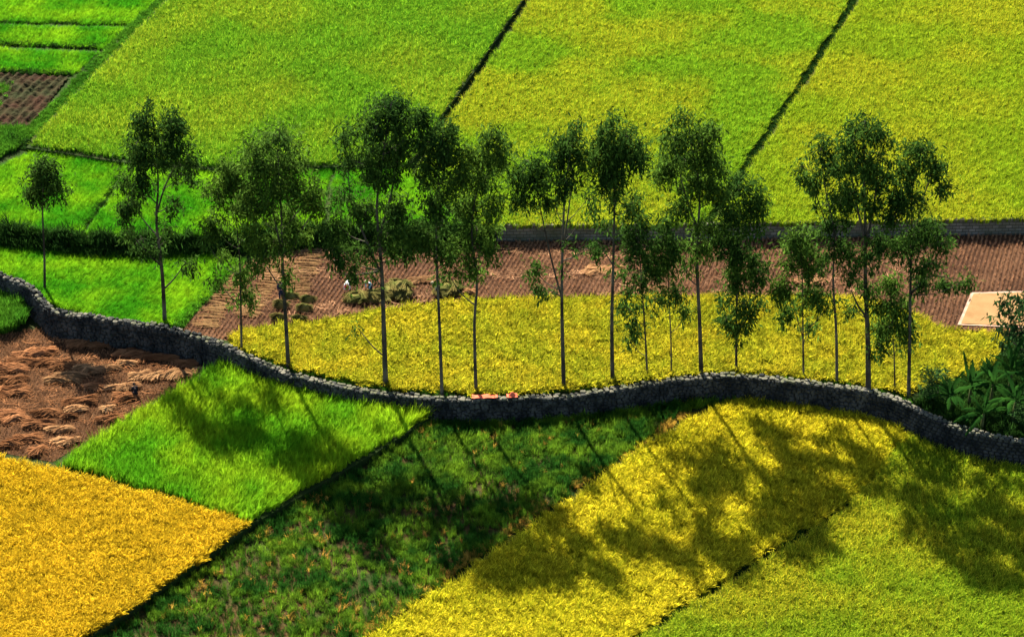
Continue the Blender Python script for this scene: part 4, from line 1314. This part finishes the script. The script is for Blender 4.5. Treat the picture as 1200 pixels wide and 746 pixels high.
def person(loc, yaw, pose, label, shirt, trousers, hat=None, hatmat=None, hair=None):
    """pose: joint -> local point, +Y is the way the person faces, z up from the ground"""
    root = empty("person", loc, label, "person")
    root.rotation_euler = (0, 0, yaw)
    Pz = {k: Vector(v) for k, v in pose.items()}
    J, E = {}, []
    def j(k, p, rad): J[k] = (Vector(p), rad)
    def e(*c):
        for a, b in zip(c, c[1:]): E.append((a, b))
    pel, che, nk, hd = Pz['pelvis'], Pz['chest'], Pz['neck'], Pz['head']
    j('pelvis', pel, .14); j('waist', pel.lerp(che, .45), .12); j('chest', che, .145); j('neck', nk, .055)
    up = (hd - nk).normalized()
    face = Pz.get('face', Vector((0, 1, 0)))
    face = (face - up * face.dot(up)).normalized()
    j('skull', hd, .098); j('jaw', hd - up * .075 + face * .02, .07); j('crown', hd + up * .075, .07)
    j('nose', hd + face * .105 - up * .02, .016)
    e('pelvis', 'waist', 'chest', 'neck', 'jaw', 'skull', 'crown'); E.append(('skull', 'nose'))
    for s in 'LR':
        sh, el, wr = Pz['sh' + s], Pz['el' + s], Pz['wr' + s]
        hp, kn, an, toe = Pz['hip' + s], Pz['kn' + s], Pz['an' + s], Pz['toe' + s]
        j('sh' + s, sh, .06); j('el' + s, el, .042); j('wr' + s, wr, .028)
        hdv = (wr - el).normalized()
        palm = wr + hdv * .06
        j('palm' + s, palm, (.034, .022))
        e('chest', 'sh' + s, 'el' + s, 'wr' + s, 'palm' + s)
        sd_ = hdv.cross(Vector((0, 1, .2))); sd_ = sd_.normalized() if sd_.length > .1 else Vector((1, 0, 0))
        cu = hdv.cross(sd_).normalized()
        for fi, (o_, ln) in enumerate(((-.027, .062), (-.009, .075), (.009, .07), (.027, .055))):
            a, b, c = 'f%d%s' % (fi, s), 'g%d%s' % (fi, s), 'h%d%s' % (fi, s)
            b0 = palm + hdv * .035 + sd_ * o_
            j(a, b0, .010); j(b, b0 + hdv * ln * .55 + cu * .012, .009); j(c, b0 + hdv * ln * .85 + cu * .035, .008)
            e('palm' + s, a, b, c)
        j('t0' + s, palm - sd_ * .04 + hdv * .0, .011); j('t1' + s, palm - sd_ * .06 + hdv * .04 + cu * .01, .009)
        e('palm' + s, 't0' + s, 't1' + s)
        j('hip' + s, hp, .09); j('kn' + s, kn, .058); j('an' + s, an, .038); j('toe' + s, toe, .03)
        e('pelvis', 'hip' + s, 'kn' + s, 'an' + s, 'toe' + s)
    skin_mesh("body", J, E, 'pelvis', M['skin'], root)
    C, E2 = {}, []
    for k in ('pelvis', 'waist', 'chest'): C[k] = (J[k][0], J[k][1] * 1.16)
    C['neck'] = (J['chest'][0].lerp(J['neck'][0], .7), .085)
    E2 += [('pelvis', 'waist'), ('waist', 'chest'), ('chest', 'neck')]
    for s in 'LR':
        C['sh' + s] = (J['sh' + s][0], .085); C['el' + s] = (J['el' + s][0], .062); C['cf' + s] = (J['el' + s][0].lerp(J['wr' + s][0], .7), .048)
        E2 += [('chest', 'sh' + s), ('sh' + s, 'el' + s), ('el' + s, 'cf' + s)]
    skin_mesh("shirt", C, E2, 'pelvis', shirt, root)
    C, E2 = {'pelvis': (J['pelvis'][0], .158), 'wt': (J['pelvis'][0].lerp(J['waist'][0], .35), .14)}, [('pelvis', 'wt')]
    for s in 'LR':
        C['hip' + s] = (J['hip' + s][0], .112); C['kn' + s] = (J['kn' + s][0], .082); C['cf' + s] = (J['kn' + s][0].lerp(J['an' + s][0], .85), .066)
        E2 += [('pelvis', 'hip' + s), ('hip' + s, 'kn' + s), ('kn' + s, 'cf' + s)]
    skin_mesh("trousers", C, E2, 'pelvis', trousers, root)
    q = up.to_track_quat('Z', 'Y').to_matrix()
    mb = MB()
    prof = [(.0, .17), (.06, .155), (.10, .12), (.115, .05), (.19, .02), (.18, .015), (.105, .035)] if hat else [(0, .125), (.05, .118), (.09, .085), (.108, .03), (.112, -.04), (.1, -.05)]
    n = 16
    vs, fs = [], []
    for (rr, zz) in prof:
        for i in range(n):
            a = 2 * math.pi * i / n
            vs.append(hd + q @ Vector((rr * math.cos(a), rr * math.sin(a), zz)))
    for i in range(len(prof) - 1):
        for k2 in range(n): fs.append((i * n + k2, i * n + (k2 + 1) % n, (i + 1) * n + (k2 + 1) % n, (i + 1) * n + k2))
    mb.add(vs, fs)
    o = link("hat" if hat else "hair", mb.mesh("hat" if hat else "hair"), hatmat if hat else cloth("black_hair", (.02, .016, .014)))
    o.parent = root
    return root


def stand_pose(bend=0.0, squat=0.0, stride=0.0, reach=0.35):
    """standing figure bent forward by bend radians; squat lowers the hips"""
    ph = .92 - squat
    pel = Vector((0, -.12 * math.sin(bend) - squat * .15, ph))
    ax = Vector((0, math.sin(bend), math.cos(bend)))
    fw = Vector((0, math.cos(bend), -math.sin(bend)))
    p = dict(pelvis=pel, chest=pel + ax * .36, neck=pel + ax * .53, head=pel + ax * .68 + fw * .03, face=fw)
    for s, sg in (('L', -1), ('R', 1)):
        st = stride * sg
        p['sh' + s] = pel + ax * .46 + Vector((sg * .18, 0, 0))
        sh = p['sh' + s]
        down = Vector((sg * .12, reach * (.5 if bend < .5 else .25), -1)).normalized()
        p['el' + s] = sh + down * .29 + Vector((0, -st * .2, 0))
        fr = Vector((-sg * .12, .35 if bend < .5 else .15, -1)).normalized()
        p['wr' + s] = p['el' + s] + fr * .25
        p['hip' + s] = pel + Vector((sg * .09, 0, -.05))
        an = Vector((sg * .12, st, .08))
        kn = p['hip' + s].lerp(an, .5)
        gap = .84 - (p['hip' + s] - an).length
        kn += Vector((sg * .05 * min(1, squat * 2), 1, 0)) * (.05 + max(0, gap) * .75)
        p['kn' + s], p['an' + s], p['toe' + s] = kn, an, an + Vector((sg * .03, .17, -.05))
    return p

wht, navy, blue, pinkm, blk, redm = (cloth("white_shirt", (.72, .74, .76)), cloth("navy_cloth", (.02, .028, .055)), cloth("blue_shirt", (.22, .42, .55)),
                                     cloth("lavender_shirt", (.62, .32, .55)), cloth("black_cloth", (.014, .016, .02)), cloth("red_hat", (.6, .06, .06)))
strawhat = cloth("pale_hat", (.2, .17, .11))
person(G(408, 342, 0), R(172), stand_pose(bend=1.75, reach=.2), "person in a white shirt and red hat bending low towards the camera", wht, navy, True, redm)
person(G(434, 346, 0), R(140), stand_pose(bend=.75), "person in light blue shirt and pale hat working in shade by the thick trunk", blue, navy, True, strawhat)
person(G(402, 318, 0), R(100), stand_pose(bend=1.35), "person in a lavender shirt and pale hat stooping furthest back under the leaves", pinkm, blk, True, strawhat)
person(G(329, 351, 0), R(200), stand_pose(bend=.05, stride=.16), "person in dark navy clothes walking beside the broad tree's trunk", navy, navy)
person(G(513, 347, 0), R(120), stand_pose(bend=.9), "person in pale clothes bending behind a slender trunk at the greenish stack", cloth('cream_shirt', (.36, .33, .27)), blk, True, strawhat)
person(G(159, 465, Z0), R(20), stand_pose(bend=.5, squat=.48, reach=.5), "person in black clothes crouching on the brown straw plot", blk, blk)
print("tris", sum(len(m.polygons) for m in bpy.data.meshes))
